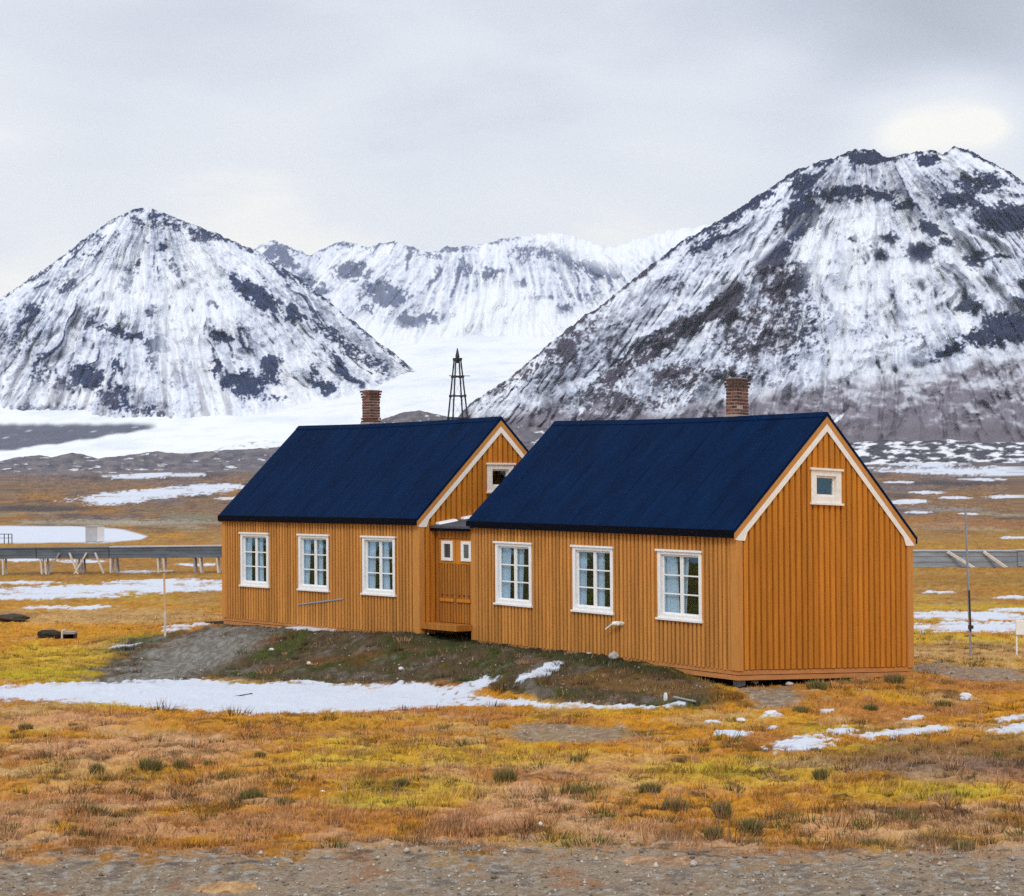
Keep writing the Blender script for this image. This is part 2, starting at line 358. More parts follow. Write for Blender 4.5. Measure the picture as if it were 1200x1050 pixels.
def ground_color(X, Y, Z):
    px, py = proj(X, np.maximum(Y, 3.0), Z)
    n1 = fbm(X * .25, Y * .25, 4, 31); n2 = fbm(X * .9, Y * .9, 4, 32); n3 = fbm(X * 3.2, Y * 3.2, 3, 33); n4 = fbm(X * .06, Y * .03, 4, 34)
    n5 = fbm(X * 7, Y * 7, 3, 35)
    pn = fbm(px * .012, py * .05, 4, 36)      # broad streaks lying across the plain
    wx = px + 14 * n2 + 8 * n1; wy = py + 3.0 * n2 + 2 * n3
    c = np.broadcast_to(GOLD, X.shape + (3,)).copy()
    c = lerp(c, YEL, sstep(-.1, .5, n1 + .4 * n2))
    c = lerp(c, RUST, .8 * sstep(.05, .55, fbm(X * .3 + 9, Y * .3, 4, 41) + .3 * n3))
    c = lerp(c, TAN, .7 * sstep(.05, .5, fbm(X * .4 + 19, Y * .5, 4, 42) + .3 * n3))
    def W(cx, cy, rx, ry, lo=0., hi=.5, rot=0): return sstep(lo, hi, blob(wx, wy, cx, cy, rx, ry, rot) + .35 * n2 + .2 * n3)
    # foreground band: pink straw and rust
    f = sstep(880, 960, py + 45 * n1 + 14 * n2)
    c = lerp(c, STRAW, .75 * f * sstep(-.35, .25, n2 + .5 * n1)); c = lerp(c, RUST, .6 * f * sstep(.0, .45, fbm(X * .7 + 4, Y * .7, 4, 44)))
    c = lerp(c, STRAW, .6 * W(150, 880, 190, 26)); c = lerp(c, STRAW, .55 * W(80, 845, 150, 14)); c = lerp(c, STRAW, .45 * W(690, 900, 140, 26))
    c = lerp(c, STRAW, .6 * W(640, 945, 120, 28)); c = lerp(c, RUST, .6 * W(330, 965, 200, 16)); c = lerp(c, RUST, .5 * W(560, 975, 130, 12))
    c = lerp(c, YEL, .85 * W(470, 930, 130, 24)); c = lerp(c, MOSS, .6 * W(430, 942, 60, 8)); c = lerp(c, YEL, .7 * W(520, 885, 240, 18)); c = lerp(c, YEL, .75 * W(860, 905, 190, 20)); c = lerp(c, MOSS, .55 * W(850, 905, 70, 8))
    c = lerp(c, YEL, .8 * W(1080, 930, 160, 16)); c = lerp(c, MOSS, .5 * W(1100, 930, 90, 8)); c = lerp(c, GOLD, .7 * W(330, 850, 240, 14)); c = lerp(c, RUST, .5 * W(360, 857, 200, 10)); c = lerp(c, GOLD, .8 * W(850, 945, 200, 22))
    c = lerp(c, BROWN, .75 * W(1120, 885, 170, 26)); c = lerp(c, MAUVE, .45 * W(1130, 905, 150, 16)); c = lerp(c, BROWN, .4 * W(1150, 960, 120, 14)); c = lerp(c, RUST, .55 * W(1120, 805, 120, 14))
    c = lerp(c, RUST, .45 * W(960, 800, 120, 10)); c = lerp(c, MAUVE, .4 * W(940, 897, 60, 8))
    # plain behind and left of the houses
    c = lerp(c, GOLD, .9 * W(120, 725, 240, 26)); c = lerp(c, TAN, .75 * W(130, 722, 190, 12)); c = lerp(c, YEL, .85 * W(80, 775, 170, 26)); c = lerp(c, MOSS, .75 * W(70, 792, 120, 12)); c = lerp(c, MOSS, .6 * W(190, 748, 90, 8))
    c = lerp(c, BROWN, .5 * W(15, 722, 34, 6)); c = lerp(c, RUST, .5 * sstep(672, 664, py) * sstep(650, 656, py)); c = lerp(c, BROWN, .6 * W(60, 672, 260, 3.5)); c = lerp(c, BROWN, .45 * W(1150, 680, 120, 8)); c = lerp(c, TAN, .7 * W(1140, 765, 120, 14)); c = lerp(c, BROWN, .4 * W(1130, 758, 100, 5))
    c = lerp(c, np.array((.27, .145, .04)), .6 * sstep(735, 690, py + 14 * n1 + 10 * pn))
    # far tundra
    ff = sstep(640, 605, py + 8 * pn)
    FAR = np.array((.205, .125, .072)); FAR2 = np.array((.15, .115, .115)); FAR3 = np.array((.26, .135, .05))
    fc = np.broadcast_to(FAR, X.shape + (3,)).copy()
    fc = lerp(fc, FAR3, sstep(.0, .4, pn)); fc = lerp(fc, np.array((.30, .26, .18)), .8 * sstep(.1, .4, fbm(px * .01 + 5, py * .09, 4, 51)) * sstep(595, 605, py))
    fc = lerp(fc, FAR2, sstep(.1, .5, fbm(px * .008 + 7, py * .08, 4, 52)) * .8); fc = lerp(fc, FAR2, sstep(572, 548, py + 6 * pn))
    fc = lerp(fc, np.array((.085, .07, .065)), .7 * sstep(.22, .5, fbm(px * .014 + 2, py * .14, 4, 53)))
    fc = fc * (1 + .35 * fbm(px * .06, py * .55, 4, 54) + .25 * fbm(px * .2, py * .9, 3, 55))[..., None]
    c = lerp(c, fc, ff)
    c = lerp(c, np.array((.06, .055, .06)), .85 * W(50, 596, 85, 4.5)); c = lerp(c, np.array((.19, .19, .13)), .7 * W(225, 606, 45, 6)); c = lerp(c, np.array((.33, .30, .24)), .7 * W(150, 612, 150, 4)); c = lerp(c, RUST, .7 * W(200, 640, 150, 3.2)); c = lerp(c, GOLD, .6 * W(205, 628, 26, 4))
    c = lerp(c, np.array((.27, .25, .25)), .6 * W(1110, 597, 60, 3)); c = lerp(c, np.array((.06, .055, .07)), .8 * W(1110, 566, 120, 3)); c = lerp(c, RUST, .5 * W(1140, 613, 120, 8))
    # mound under the houses: gravel, dark moss and heath
    lx, ly = to_local(R_O, R_A, X, Y); mx, my = to_local(L_O, L_A, X, Y)
    m = np.maximum.reduce([blob(wx, wy, 420, 765, 330, 42), blob(wx, wy, 660, 790, 210, 36, 8), blob(wx, wy, 215, 772, 130, 34, -16)])
    mm = sstep(.0, .22, m + .12 * n2)
    mc = np.broadcast_to(np.array((.115, .085, .045)), X.shape + (3,)).copy()
    mc = lerp(mc, GREEN * .8, sstep(.05, .4, n2 + .5 * n3)); mc = lerp(mc, np.array((.20, .165, .14)), .8 * sstep(.05, .5, fbm(X * 1.3 + 6, Y * 1.3, 4, 61) + .2 * n5)); mc = lerp(mc, np.array((.19, .09, .03)), .7 * sstep(.1, .5, fbm(X * .8 + 1, Y * .8, 4, 62)))
    c = lerp(c, mc * .72, mm)
    c = c * (1 + .34 * n5 + .26 * n3 + .2 * n2 * (1 - mm))[..., None]
    c = c * (1 - .55 * sstep(.18, .5, fbm(X * .7 + 8, Y * .9, 5, 37, .65)) * sstep(700, 760, py) * (1 - mm))[..., None]
    gl = W(215, 772, 135, 30, -.1, .6, -20)
    c = lerp(c, lerp(np.broadcast_to(np.array((.165, .15, .13)), X.shape + (3,)), (.27, .255, .235), sstep(-.2, .4, n5 + .5 * n3)), .9 * gl)
    c = lerp(c, GREEN * .75, .8 * W(330, 755, 45, 9, 0, .4, -30)); c = lerp(c, np.array((.05, .055, .022)), .9 * W(720, 776, 130, 9, 0, .4, 8)); c = lerp(c, np.array((.05, .055, .02)), .8 * W(510, 752, 70, 12)); c = lerp(c, np.array((.20, .10, .03)), .6 * W(740, 803, 130, 12, 0, .5, 4))
    # gravel: path, patches, road
    gv = lerp(np.broadcast_to(GRAV, X.shape + (3,)), np.array((.33, .295, .25)), sstep(.0, .5, n5 + .3 * n3)); gv = lerp(gv, np.array((.13, .105, .09)), .7 * sstep(.05, .5, n3 - .3 * n5))
    c = lerp(c, gv, .85 * W(665, 860, 100, 13, .0, .4)); c = lerp(c, gv, .9 * W(905, 815, 42, 18, .0, .4)); c = lerp(c, gv * np.array((1.1, 1, .97)), .95 * np.maximum(W(1150, 790, 90, 11, .1, .35, 3), W(1100, 784, 40, 8, .1, .35)))
    rd = sstep(982, 1014, py + 18 * n2 + 16 * n1 + 16 * n3 + 14 * n5 - 6 * sstep(600, 1200, px)); rd = rd * (1 - .8 * W(270, 1040, 46, 9, .1, .4)) * (1 - .7 * W(20, 1008, 60, 7, .1, .4)) * (1 - .6 * W(780, 1010, 60, 6, .1, .4))
    gv2 = lerp(gv, np.array((.30, .22, .15)), .6 * sstep(.1, .6, n1 + .4 * n2)); gv2 = lerp(gv2, RUST * .8, .5 * sstep(.35, .6, n2 + .3 * n3))
    c = lerp(c, gv2, rd)
    c = lerp(c, DARK * 1.3, .55 * sstep(.25, .6, n3 + .4 * n2) * sstep(980, 992, py) * sstep(1020, 1005, py + 8 * n1))
    c = lerp(c, DARK, .8 * sstep(.42, .62, fbm(X * 1.5 + 2, Y * 1.8, 3, 71)) * sstep(860, 900, py) * (1 - rd) * (1 - mm))
    # bare soil painted dark as shade under the houses; darker moss along the wall foot
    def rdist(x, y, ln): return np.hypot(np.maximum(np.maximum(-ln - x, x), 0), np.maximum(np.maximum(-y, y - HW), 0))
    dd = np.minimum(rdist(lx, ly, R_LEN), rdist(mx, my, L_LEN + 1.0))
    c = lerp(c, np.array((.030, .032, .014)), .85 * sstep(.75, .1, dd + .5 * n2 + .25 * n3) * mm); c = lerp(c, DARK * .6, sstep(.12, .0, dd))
    # bare soil in the dug hollow
    c = lerp(c, DARK * .5, sstep(.2, .5, 1 - np.hypot((X + 11.9) / 1.0, (Y - 51.5) / .8)))
    # snow
    s = np.full(X.shape, -1.)
    for cx, cy, rx, ry, rot in SNOW_BLOBS:
        s = np.maximum(s, blob(px, py, cx, cy, rx, ry, rot))
    wob = .42 * fbm(px * .07, py * .45, 5, 81, .62) + .28 * n3 * sstep(120, 40, Y) + .26 * n5 * sstep(70, 30, Y) + .22 * fbm(px * .25, py * .8, 3, 82) * sstep(60, 120, Y)
    sn = sstep(-.03, .12, s + wob - .10)
    b = inpoly(px, py, BIGSNOW) / 22.
    sn = np.maximum(sn, sstep(-.02, .13, np.minimum(b, .5) - .30 * sstep(400, 620, px) + .72 * wob + .14 * n2 - .04) )
    hole = sstep(.10, .30, fbm(px * .035, py * .42, 5, 83, .68) + .22 * n5 + .12 * n3) * np.where(b > -.3, sstep(.9, .1, b), sstep(.9, .25, s) * .9)
    sn = sn * (1 - .88 * hole)
    lk = sstep(-1, 3, inpoly(px, py, LAKE) + 3 * pn)
    sn = np.maximum(sn, lk)
    c = lerp(c, SNOW * (1 - .05 * np.clip(n2, 0, 1))[..., None] if True else SNOW, sn)
    kind = np.clip(np.maximum.reduce([sn, rd, .9 * gl, W(665, 860, 100, 13, .0, .4), W(905, 815, 42, 18, .0, .4), W(1150, 790, 90, 11, .1, .35, 3)]), 0, 1)
    return np.clip(c, 0.003, .95), sn, kind, mm, px, py

def build_ground():
    inner = np.linspace(-.245, .245, 640)
    outer = np.linspace(.245, 1.0, 42)[1:]
    s = np.concatenate([-outer[::-1], inner, outer])
    iy = np.linspace(1 / 3400., 1 / 17.5, 760)[::-1]
    Ys = np.concatenate([np.linspace(-30, 16.5, 26), 1 / iy])
    Ys = np.sort(np.concatenate([Ys, np.geomspace(120, 3300, 60)]))
    Yg, Sg = np.meshgrid(Ys, s, indexing='ij')
    Xg = Sg * np.where(Yg > 16.9, Yg + 6, Yg * 0 + 22.9) * np.where(np.abs(Sg) > .245, 1.6, 1.0) if False else Sg * (np.maximum(Yg, 17) + 6)
    Z = ground_z(Xg, Yg)
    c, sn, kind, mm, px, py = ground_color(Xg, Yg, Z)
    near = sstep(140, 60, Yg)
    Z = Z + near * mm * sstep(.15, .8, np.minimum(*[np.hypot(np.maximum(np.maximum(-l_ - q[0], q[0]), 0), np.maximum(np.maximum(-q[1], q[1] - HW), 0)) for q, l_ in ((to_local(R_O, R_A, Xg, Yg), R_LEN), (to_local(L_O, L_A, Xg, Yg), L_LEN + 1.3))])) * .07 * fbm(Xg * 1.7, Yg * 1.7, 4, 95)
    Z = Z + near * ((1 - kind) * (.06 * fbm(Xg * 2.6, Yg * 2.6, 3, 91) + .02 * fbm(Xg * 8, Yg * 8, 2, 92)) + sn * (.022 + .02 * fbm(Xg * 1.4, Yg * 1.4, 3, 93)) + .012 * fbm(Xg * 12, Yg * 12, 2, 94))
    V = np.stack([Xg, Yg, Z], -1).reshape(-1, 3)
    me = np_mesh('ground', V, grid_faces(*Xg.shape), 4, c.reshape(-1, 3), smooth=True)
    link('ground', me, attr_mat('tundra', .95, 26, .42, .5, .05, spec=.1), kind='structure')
build_ground()

# grass blades (nobody could count them): one object
def build_grass():
    n = 640000
    iy = rng.uniform(1 / 62., 1 / 22.0, n); Y = 1 / iy
    px = rng.uniform(-60, 1260, n); X = (px - 600) / FPX * Y
    Z = ground_z(X, Y)
    c, sn, kind, mm, qx, qy = ground_color(X, Y, Z)
    dens = .5 + .9 * fbm(X * .9, Y * .9, 3, 101) + .3 * fbm(X * .2, Y * .2, 3, 102)
    inside = np.zeros(n, bool)
    for o, a, ln in ((R_O, R_A, R_LEN), (L_O, L_A, L_LEN)):
        x, y = to_local(o, a, X, Y); inside |= (x > -ln - .05) & (x < .06) & (y > -.06) & (y < HW)
    x, y = to_local(L_O, L_A, X, Y); inside |= (x > 0) & (x < 1.5) & (y > -.3)
    keep = (rng.uniform(0, 1, n) < np.clip(dens, .12, 1) * (1 - kind) ** 2 * np.where(mm > .5, .45, 1)) & ~inside
    keep |= (rng.uniform(0, 1, n) < .02) & (sn < .3) & ~inside & (kind < .9)
    X, Y, Z, c, mm, qy = X[keep], Y[keep], Z[keep], c[keep], mm[keep], qy[keep]
    n = len(X)
    tall = sstep(.15, .6, fbm(X * .55, Y * .8, 3, 103) + .35 * fbm(X * 2.2, Y * 2.6, 2, 104)) * sstep(870, 930, qy + 20 * fbm(X * .3, Y * .3, 2, 105))
    h = rng.gamma(3, .011, n) * (1 + 2.6 * tall * rng.uniform(0, 1, n)) * np.where(mm > .5, 1.25, 1.0)
    w = rng.uniform(.005, .011, n) * (Y / 30); ang = rng.uniform(0, 2 * math.pi, n); lean = rng.uniform(.1, .9, n) * h; la = rng.normal(.3, 1.3, n)
    bx, by = np.cos(ang) * w, np.sin(ang) * w * .3
    A = np.stack([X - bx, Y - by, Z - .02], -1); B = np.stack([X + bx, Y + by, Z - .02], -1); T = np.stack([X + lean * np.cos(la), Y + lean * np.sin(la), Z + h], -1)
    V = np.stack([A, B, T], 1).reshape(-1, 3)
    v = rng.uniform(.55, 1.45, n)[:, None]; tint = rng.uniform(0, 1, n)
    cc = lerp(c, STRAW * 1.08, .5 * sstep(.45, 1, tint)); cc = lerp(cc, GREEN * 1.3, .45 * sstep(.93, 1, rng.uniform(0, 1, n))); cc = lerp(cc, BROWN, .55 * sstep(.7, 1, rng.uniform(0, 1, n)))
    cc = np.clip(cc * v, .005, .8)
    C3 = np.repeat(cc[:, None, :], 3, 1); C3[:, 2] = np.clip(C3[:, 2] * 1.12, 0, .85)
    # low clumps of straw, heath and sedge
    nc = 2900; k = 46
    iy = rng.uniform(1 / 52., 1 / 22.6, nc); Yc = 1 / iy; Xc = (rng.uniform(-60, 1260, nc) - 600) / FPX * Yc; Zc = ground_z(Xc, Yc)
    c2, sn2, kd2, mm2, _, qc = ground_color(Xc, Yc, Zc)
    ok = (sn2 < .1) & (kd2 < .5) & (rng.uniform(0, 1, nc) < .35 + .65 * sstep(-.1, .4, fbm(Xc * .35, Yc * .35, 3, 107)))
    for o, a, ln in ((R_O, R_A, R_LEN), (L_O, L_A, L_LEN + 1.5)):
        x, y = to_local(o, a, Xc, Yc); ok &= ~((x > -ln - .1) & (x < .15) & (y > -.1) & (y < HW + .1))
    Xc, Yc, Zc, c2, qc = Xc[ok], Yc[ok], Zc[ok], c2[ok], qc[ok]; nc = len(Xc)
    R = rng.gamma(3, .026, nc) + .03; Hc = R * rng.uniform(.5, 1.15, nc)
    t = rng.uniform(0, 1, nc); pal = lerp(c2 * .62, BROWN * .8, sstep(.55, .7, t)); pal = lerp(pal, GREEN * 1.1, sstep(.80, .86, t)); pal = lerp(pal, STRAW * .95, sstep(.3, .2, t))
    rr_ = np.sqrt(rng.uniform(0, 1, (nc, k))) * R[:, None]; an = rng.uniform(0, 6.283, (nc, k)); ox = rr_ * np.cos(an) * 1.3; oy = rr_ * np.sin(an)
    hh = Hc[:, None] * (1.1 - .6 * (rr_ / R[:, None]) ** 2) * rng.uniform(.4, 1.2, (nc, k)); ta = rng.uniform(0, 6.283, (nc, k)); wd = rng.uniform(.005, .010, (nc, k))
    gx = Xc[:, None] + ox; gy = Yc[:, None] + oy; gzz = Zc[:, None] - .02 + 0 * ox
    A = np.stack([gx - wd * np.cos(ta), gy - wd * np.sin(ta), gzz], -1); B = np.stack([gx + wd * np.cos(ta), gy + wd * np.sin(ta), gzz], -1); T = np.stack([gx + ox * .5 + rng.normal(0, .3, (nc, k)) * hh, gy + oy * .5 + rng.normal(0, .3, (nc, k)) * hh, gzz + .02 + hh], -1)
    V2 = np.stack([A, B, T], 2).reshape(-1, 3); cc2 = np.clip(pal[:, None, :] * rng.uniform(.6, 1.4, (nc, k, 1)), .005, .8)
    C2 = np.repeat(cc2[:, :, None, :], 3, 2).reshape(-1, 3)
    V = np.concatenate([V, V2]); C3 = np.concatenate([C3.reshape(-1, 3), C2]); n = len(V) // 3
    me = np_mesh('tundra_grass', V, np.arange(n * 3), 3, C3)
    link('tundra_grass', me, attr_mat('dry_grass', .8, 3, .1, 0, spec=.15), kind='stuff', label='dry straw, rust and golden grass growing all over the tundra plain', category='grass')
build_grass()

# loose gravel on road, bank and patches: one object
def build_gravel():
    n = 90000
    iy = rng.uniform(1 / 50., 1 / 19.0, n); Y = 1 / iy; px = rng.uniform(-60, 1260, n); X = (px - 600) / FPX * Y; Z = ground_z(X, Y)
    c, sn, kind, mm, qx, qy = ground_color(X, Y, Z)
    keep = (rng.uniform(0, 1, n) < np.where((kind > .5) & (sn < .2), .34, np.where(mm > .4, .5, .012))) & (sn < .5)
    X, Y, Z = X[keep], Y[keep], Z[keep]; n = len(X)
    r = np.clip(rng.gamma(1.6, .0058, n), .004, .05)
    base = np.array([(1, 0, 0), (0, 1, 0), (-1, 0, 0), (0, -1, 0), (0, 0, .8), (0, 0, -.6)], float)
    jit = rng.uniform(.55, 1.25, (n, 6, 1)); a = rng.uniform(0, 6.28, n)
    P = base[None] * jit; ca, sa = np.cos(a)[:, None], np.sin(a)[:, None]
    Q = np.stack([P[..., 0] * ca - P[..., 1] * sa, P[..., 0] * sa + P[..., 1] * ca, P[..., 2]], -1) * r[:, None, None]
    V = (Q + np.stack([X, Y, Z + r * .25], -1)[:, None]).reshape(-1, 3)
    F = np.array([(0, 1, 4), (1, 2, 4), (2, 3, 4), (3, 0, 4), (1, 0, 5), (2, 1, 5), (3, 2, 5), (0, 3, 5)])
    F = (np.arange(n)[:, None, None] * 6 + F[None]).ravel()
    t = rng.uniform(0, 1, n) ** 1.6; cc = np.array((.17, .135, .10)) * (1 - t[:, None]) + np.array((.58, .52, .45)) * t[:, None]
    me = np_mesh('gravel_stones', V, F, 3, np.repeat(cc, 6, 0))
    link('gravel_stones', me, attr_mat('gravel', .9, 30, .2, .2, spec=.2), kind='stuff', label='loose grey gravel strewn over the road and the house mound', category='gravel')
build_gravel()

# ------------------------------------------------------------------ mountains, glacier, moraine
ROCK = np.array((.022, .036, .090)); ROCKB = np.array((.072, .056, .074)); THIN_SHADE = np.array((.45, .51, .66)); SN = np.array((.86, .88, .92))  # the thin snow tone doubles as painted blue-grey shading

def curve(pts, x):
    return np.interp(x, [p[0] for p in pts], [p[1] for p in pts])

def density(px, py, blobs):
    d = np.zeros(px.shape)
    for b in blobs:
        cx, cy, rx, ry = b[:4]; w = b[4] if len(b) > 4 else 1.; rot = b[5] if len(b) > 5 else 0
        d = np.maximum(d, w * sstep(-.25, .75, blob(px, py, cx, cy, rx, ry, rot)))
    return d

def blur(a, k, axis):
    if k < 1: return a
    pad = [(0, 0), (0, 0)]; pad[axis] = (k + 1, k); c = np.cumsum(np.pad(a, pad, mode='edge'), axis=axis)
    n = a.shape[axis]
    return (np.take(c, np.arange(2 * k + 1, 2 * k + 1 + n), axis) - np.take(c, np.arange(0, n), axis)) / (2 * k + 1)

def gullies(P, PY, fan, step, seed, batches=26, npart=420, pull=3.0):
    """meltwater traced down the slope: many paths that join into gullies; returns rib height (positive on ribs, negative in gullies)"""
    g = np.random.default_rng(seed); nr, nc = P.shape
    H0 = 1.0 * fbm(P * .03, PY * .02, 5, seed + 1, .6) + .5 * fbm(P * .12, PY * .06, 3, seed + 2)
    C = np.zeros((nr, nc)); Hs = H0.copy()
    dpy = (PY[0] - PY[-1]) / nr
    for b in range(batches):
        x = g.uniform(0, nc - 1, npart); r0 = (nr - 1 - (nr * .85 * g.uniform(0, 1, npart) ** 1.6)).astype(int)
        w = g.uniform(.4, 1.2, npart); life = g.uniform(.25, 1.0, npart) * nr; G = blur(Hs, 1, 1)
        for r in range(nr - 1, -1, -1):
            act = (r <= r0) & (r0 - r < life)
            if not act.any(): continue
            xi = np.clip(x.astype(int), 3, nc - 4)
            np.add.at(C[r], xi[act], w[act])
            gr = G[r, xi + 2] - G[r, xi - 2]
            drift = (P[r, xi] - fan[0]) / np.maximum(PY[r, xi] - fan[1], 12) * dpy[xi] / step
            x = np.where(act, np.clip(x + drift - pull * gr * .35 + g.normal(0, .12, npart), 0, nc - 1), x)
        L = np.log1p(blur(blur(C, 1, 1), 1, 0)); Hs = H0 - .9 * L
    L = np.log1p(blur(C, 1, 0)); L = .6 * L + .4 * blur(L, 1, 1)
    rib = .6 * (blur(blur(L, 5, 1), 5, 1) - L) + .4 * (blur(blur(L, 16, 1), 16, 1) - blur(L, 2, 1))
    return np.clip(rib / (rib.std() + 1e-6), -2.5, 2.5)

def range_mesh(name, x0, x1, step, rows, ridge, foot, Yr, Yf, colorfn, jag=2.0, disp=60., prof=1.0, seed=0, fan=(0, 0), back=True, rib=38.):
    pxs = np.arange(x0, x1 + step, step); t = np.linspace(0, 1, rows)
    T, P = np.meshgrid(t, pxs, indexing='ij')
    rp = curve(ridge, pxs) + jag * (fbm(pxs * .05, pxs * 0 + .5, 6, seed, .7) + .5 * ridged(pxs * .09, pxs * 0 + .3, 3, seed + 8) - .3); fp = curve(foot, pxs)
    PY = fp[None] + (rp - fp)[None] * T
    yr = curve(Yr, pxs); yf = curve(Yf, pxs)
    Y = yf[None] + (yr - yf)[None] * (1 - (1 - T) ** prof)
    th = np.arctan2(P - fan[0], np.maximum(PY - fan[1], 12)); rr = np.hypot(P - fan[0], PY - fan[1])
    env = np.sin(np.pi * np.clip(T, 0.02, .98)) ** .6
    rib_ = gullies(P, PY, fan, step, seed + 500) if rows > 100 else np.zeros(P.shape)
    Y = Y - env * disp * .11 * blur(rib_, 1, 1)
    tw = th + .06 * fbm(P * .012, PY * .016, 3, seed + 2)
    spur = ridged(tw * rib * .15 + .25 * fbm(P * .02, PY * .02, 3, seed + 31), rr * .0045, 5, seed + 3)
    Y = Y - env * disp * (spur - .6) * 1.25 - env * disp * .7 * fbm(P * .014 + PY * .006, PY * .018, 4, seed + 5, .5)
    Y = Y - env * disp * .05 * fbm(P * .2, PY * .2, 3, seed + 6)
    X, Yw, Z = at(P, PY, Y)
    global RIB, SPUR
    RIB = rib_; SPUR = (spur - spur.mean()) / spur.std()
    c = colorfn(P, PY, T, th, rr)
    V = np.stack([X, Yw, Z], -1)
    if back:
        vb = V[-1].copy(); vb2 = vb.copy(); vb2[:, 1] += 350; vb2[:, 2] -= 120; vb3 = vb.copy(); vb3[:, 1] += 1200; vb3[:, 2] = -2
        V = np.concatenate([V, vb2[None], vb3[None]]); c = np.concatenate([c, c[-1:], c[-1:]])
    me = np_mesh(name, V.reshape(-1, 3), grid_faces(V.shape[0], V.shape[1]), 4, c.reshape(-1, 3), smooth=True)
    return link(name, me, M_MTN, kind='structure')
M_MTN = attr_mat('snowy_rock', .9, .02, .12, 0, spec=.1)

def streaks(th, rr, P, PY, seed, k):
    """long thin marks running downhill, uneven in width and strength"""
    w = th + .05 * fbm(P * .011, PY * .013, 3, seed + 44) + .012 * fbm(P * .05, PY * .05, 3, seed + 45)
    a = fbm(w * k, rr * .0075, 6, seed, .74)
    b = fbm(w * k * 2.7 + 5, rr * .014, 4, seed + 7, .7)
    o = (a * .75 + b * .45) * (.65 + .6 * fbm(P * .018, PY * .02, 3, seed + 48))
    return .60 * o + (.06 + .16 * sstep(-.35, .5, fbm(P * .013 + 3, PY * .016, 3, seed + 60))) * RIB

def rockmask(P, PY, th, rr, base, blobs, zones, seed, k=11, edge=.10, ridge=None, crest=.62):
    """bare rock: outcrops with ragged edges (blobs) and streaked scree (zones); returns rock, thin snow with painted shading, and the raw noise"""
    sx = fbm(P * .05, PY * .05, 4, seed + 40); sy = fbm(P * .05, PY * .06, 4, seed + 42)
    wx = P + 8 * sx + 6 * fbm(P * .16, PY * .16, 3, seed + 41); wy = PY + 6 * sy + 5 * fbm(P * .17, PY * .18, 3, seed + 43)
    d = density(wx, wy, blobs); z = np.maximum(base, density(wx, wy, zones))
    st = streaks(th, rr, P, PY, seed, k)
    if ridge is not None: d = np.maximum(d, crest * sstep(11, 1, PY - curve(ridge, P) + 5 * fbm(P * .05, PY * .02, 3, seed + 77)))
    crag = fbm(P * .10 + PY * .05, PY * .13 - P * .03, 5, seed + 9, .7); fine = fbm(P * .33, PY * .36, 3, seed + 21, .7)
    vb = (d - .56) * 1.4 + .55 * crag + .50 * st + .30 * fine; vz = (z - .5) * 1.1 + 1.05 * st + .38 * crag + .18 * fine
    g = sstep(-.46, .16, (np.maximum(z, .75 * d) - .40) * .8 + 1.0 * st + .24 * fine + .25 * crag)
    global ROCKTONE
    ROCKTONE = (1 + .9 * np.clip(fine + .5 * crag, -.6, 1.2) + .7 * sstep(.2, .6, -.3 * RIB + .5 * crag))[..., None]
    vs = (SPUR - 1.25) * .45 + .40 * crag + .45 * st + .25 * fine + (z - .46) * .9 + .5 * (fbm(P * .016 + 7, PY * .02, 3, seed + 88))
    vb = np.maximum(vb, np.where(PY > 0, vs, 0)); g = np.clip(.85 * g + .16 * sstep(.2, 1.3, SPUR) - .35 * sstep(-.2, -1.2, SPUR), 0, 1)
    return np.maximum(sstep(-edge * 1.3, edge * 1.3, vb), .62 * sstep(-.26, .30, vz)), g, st

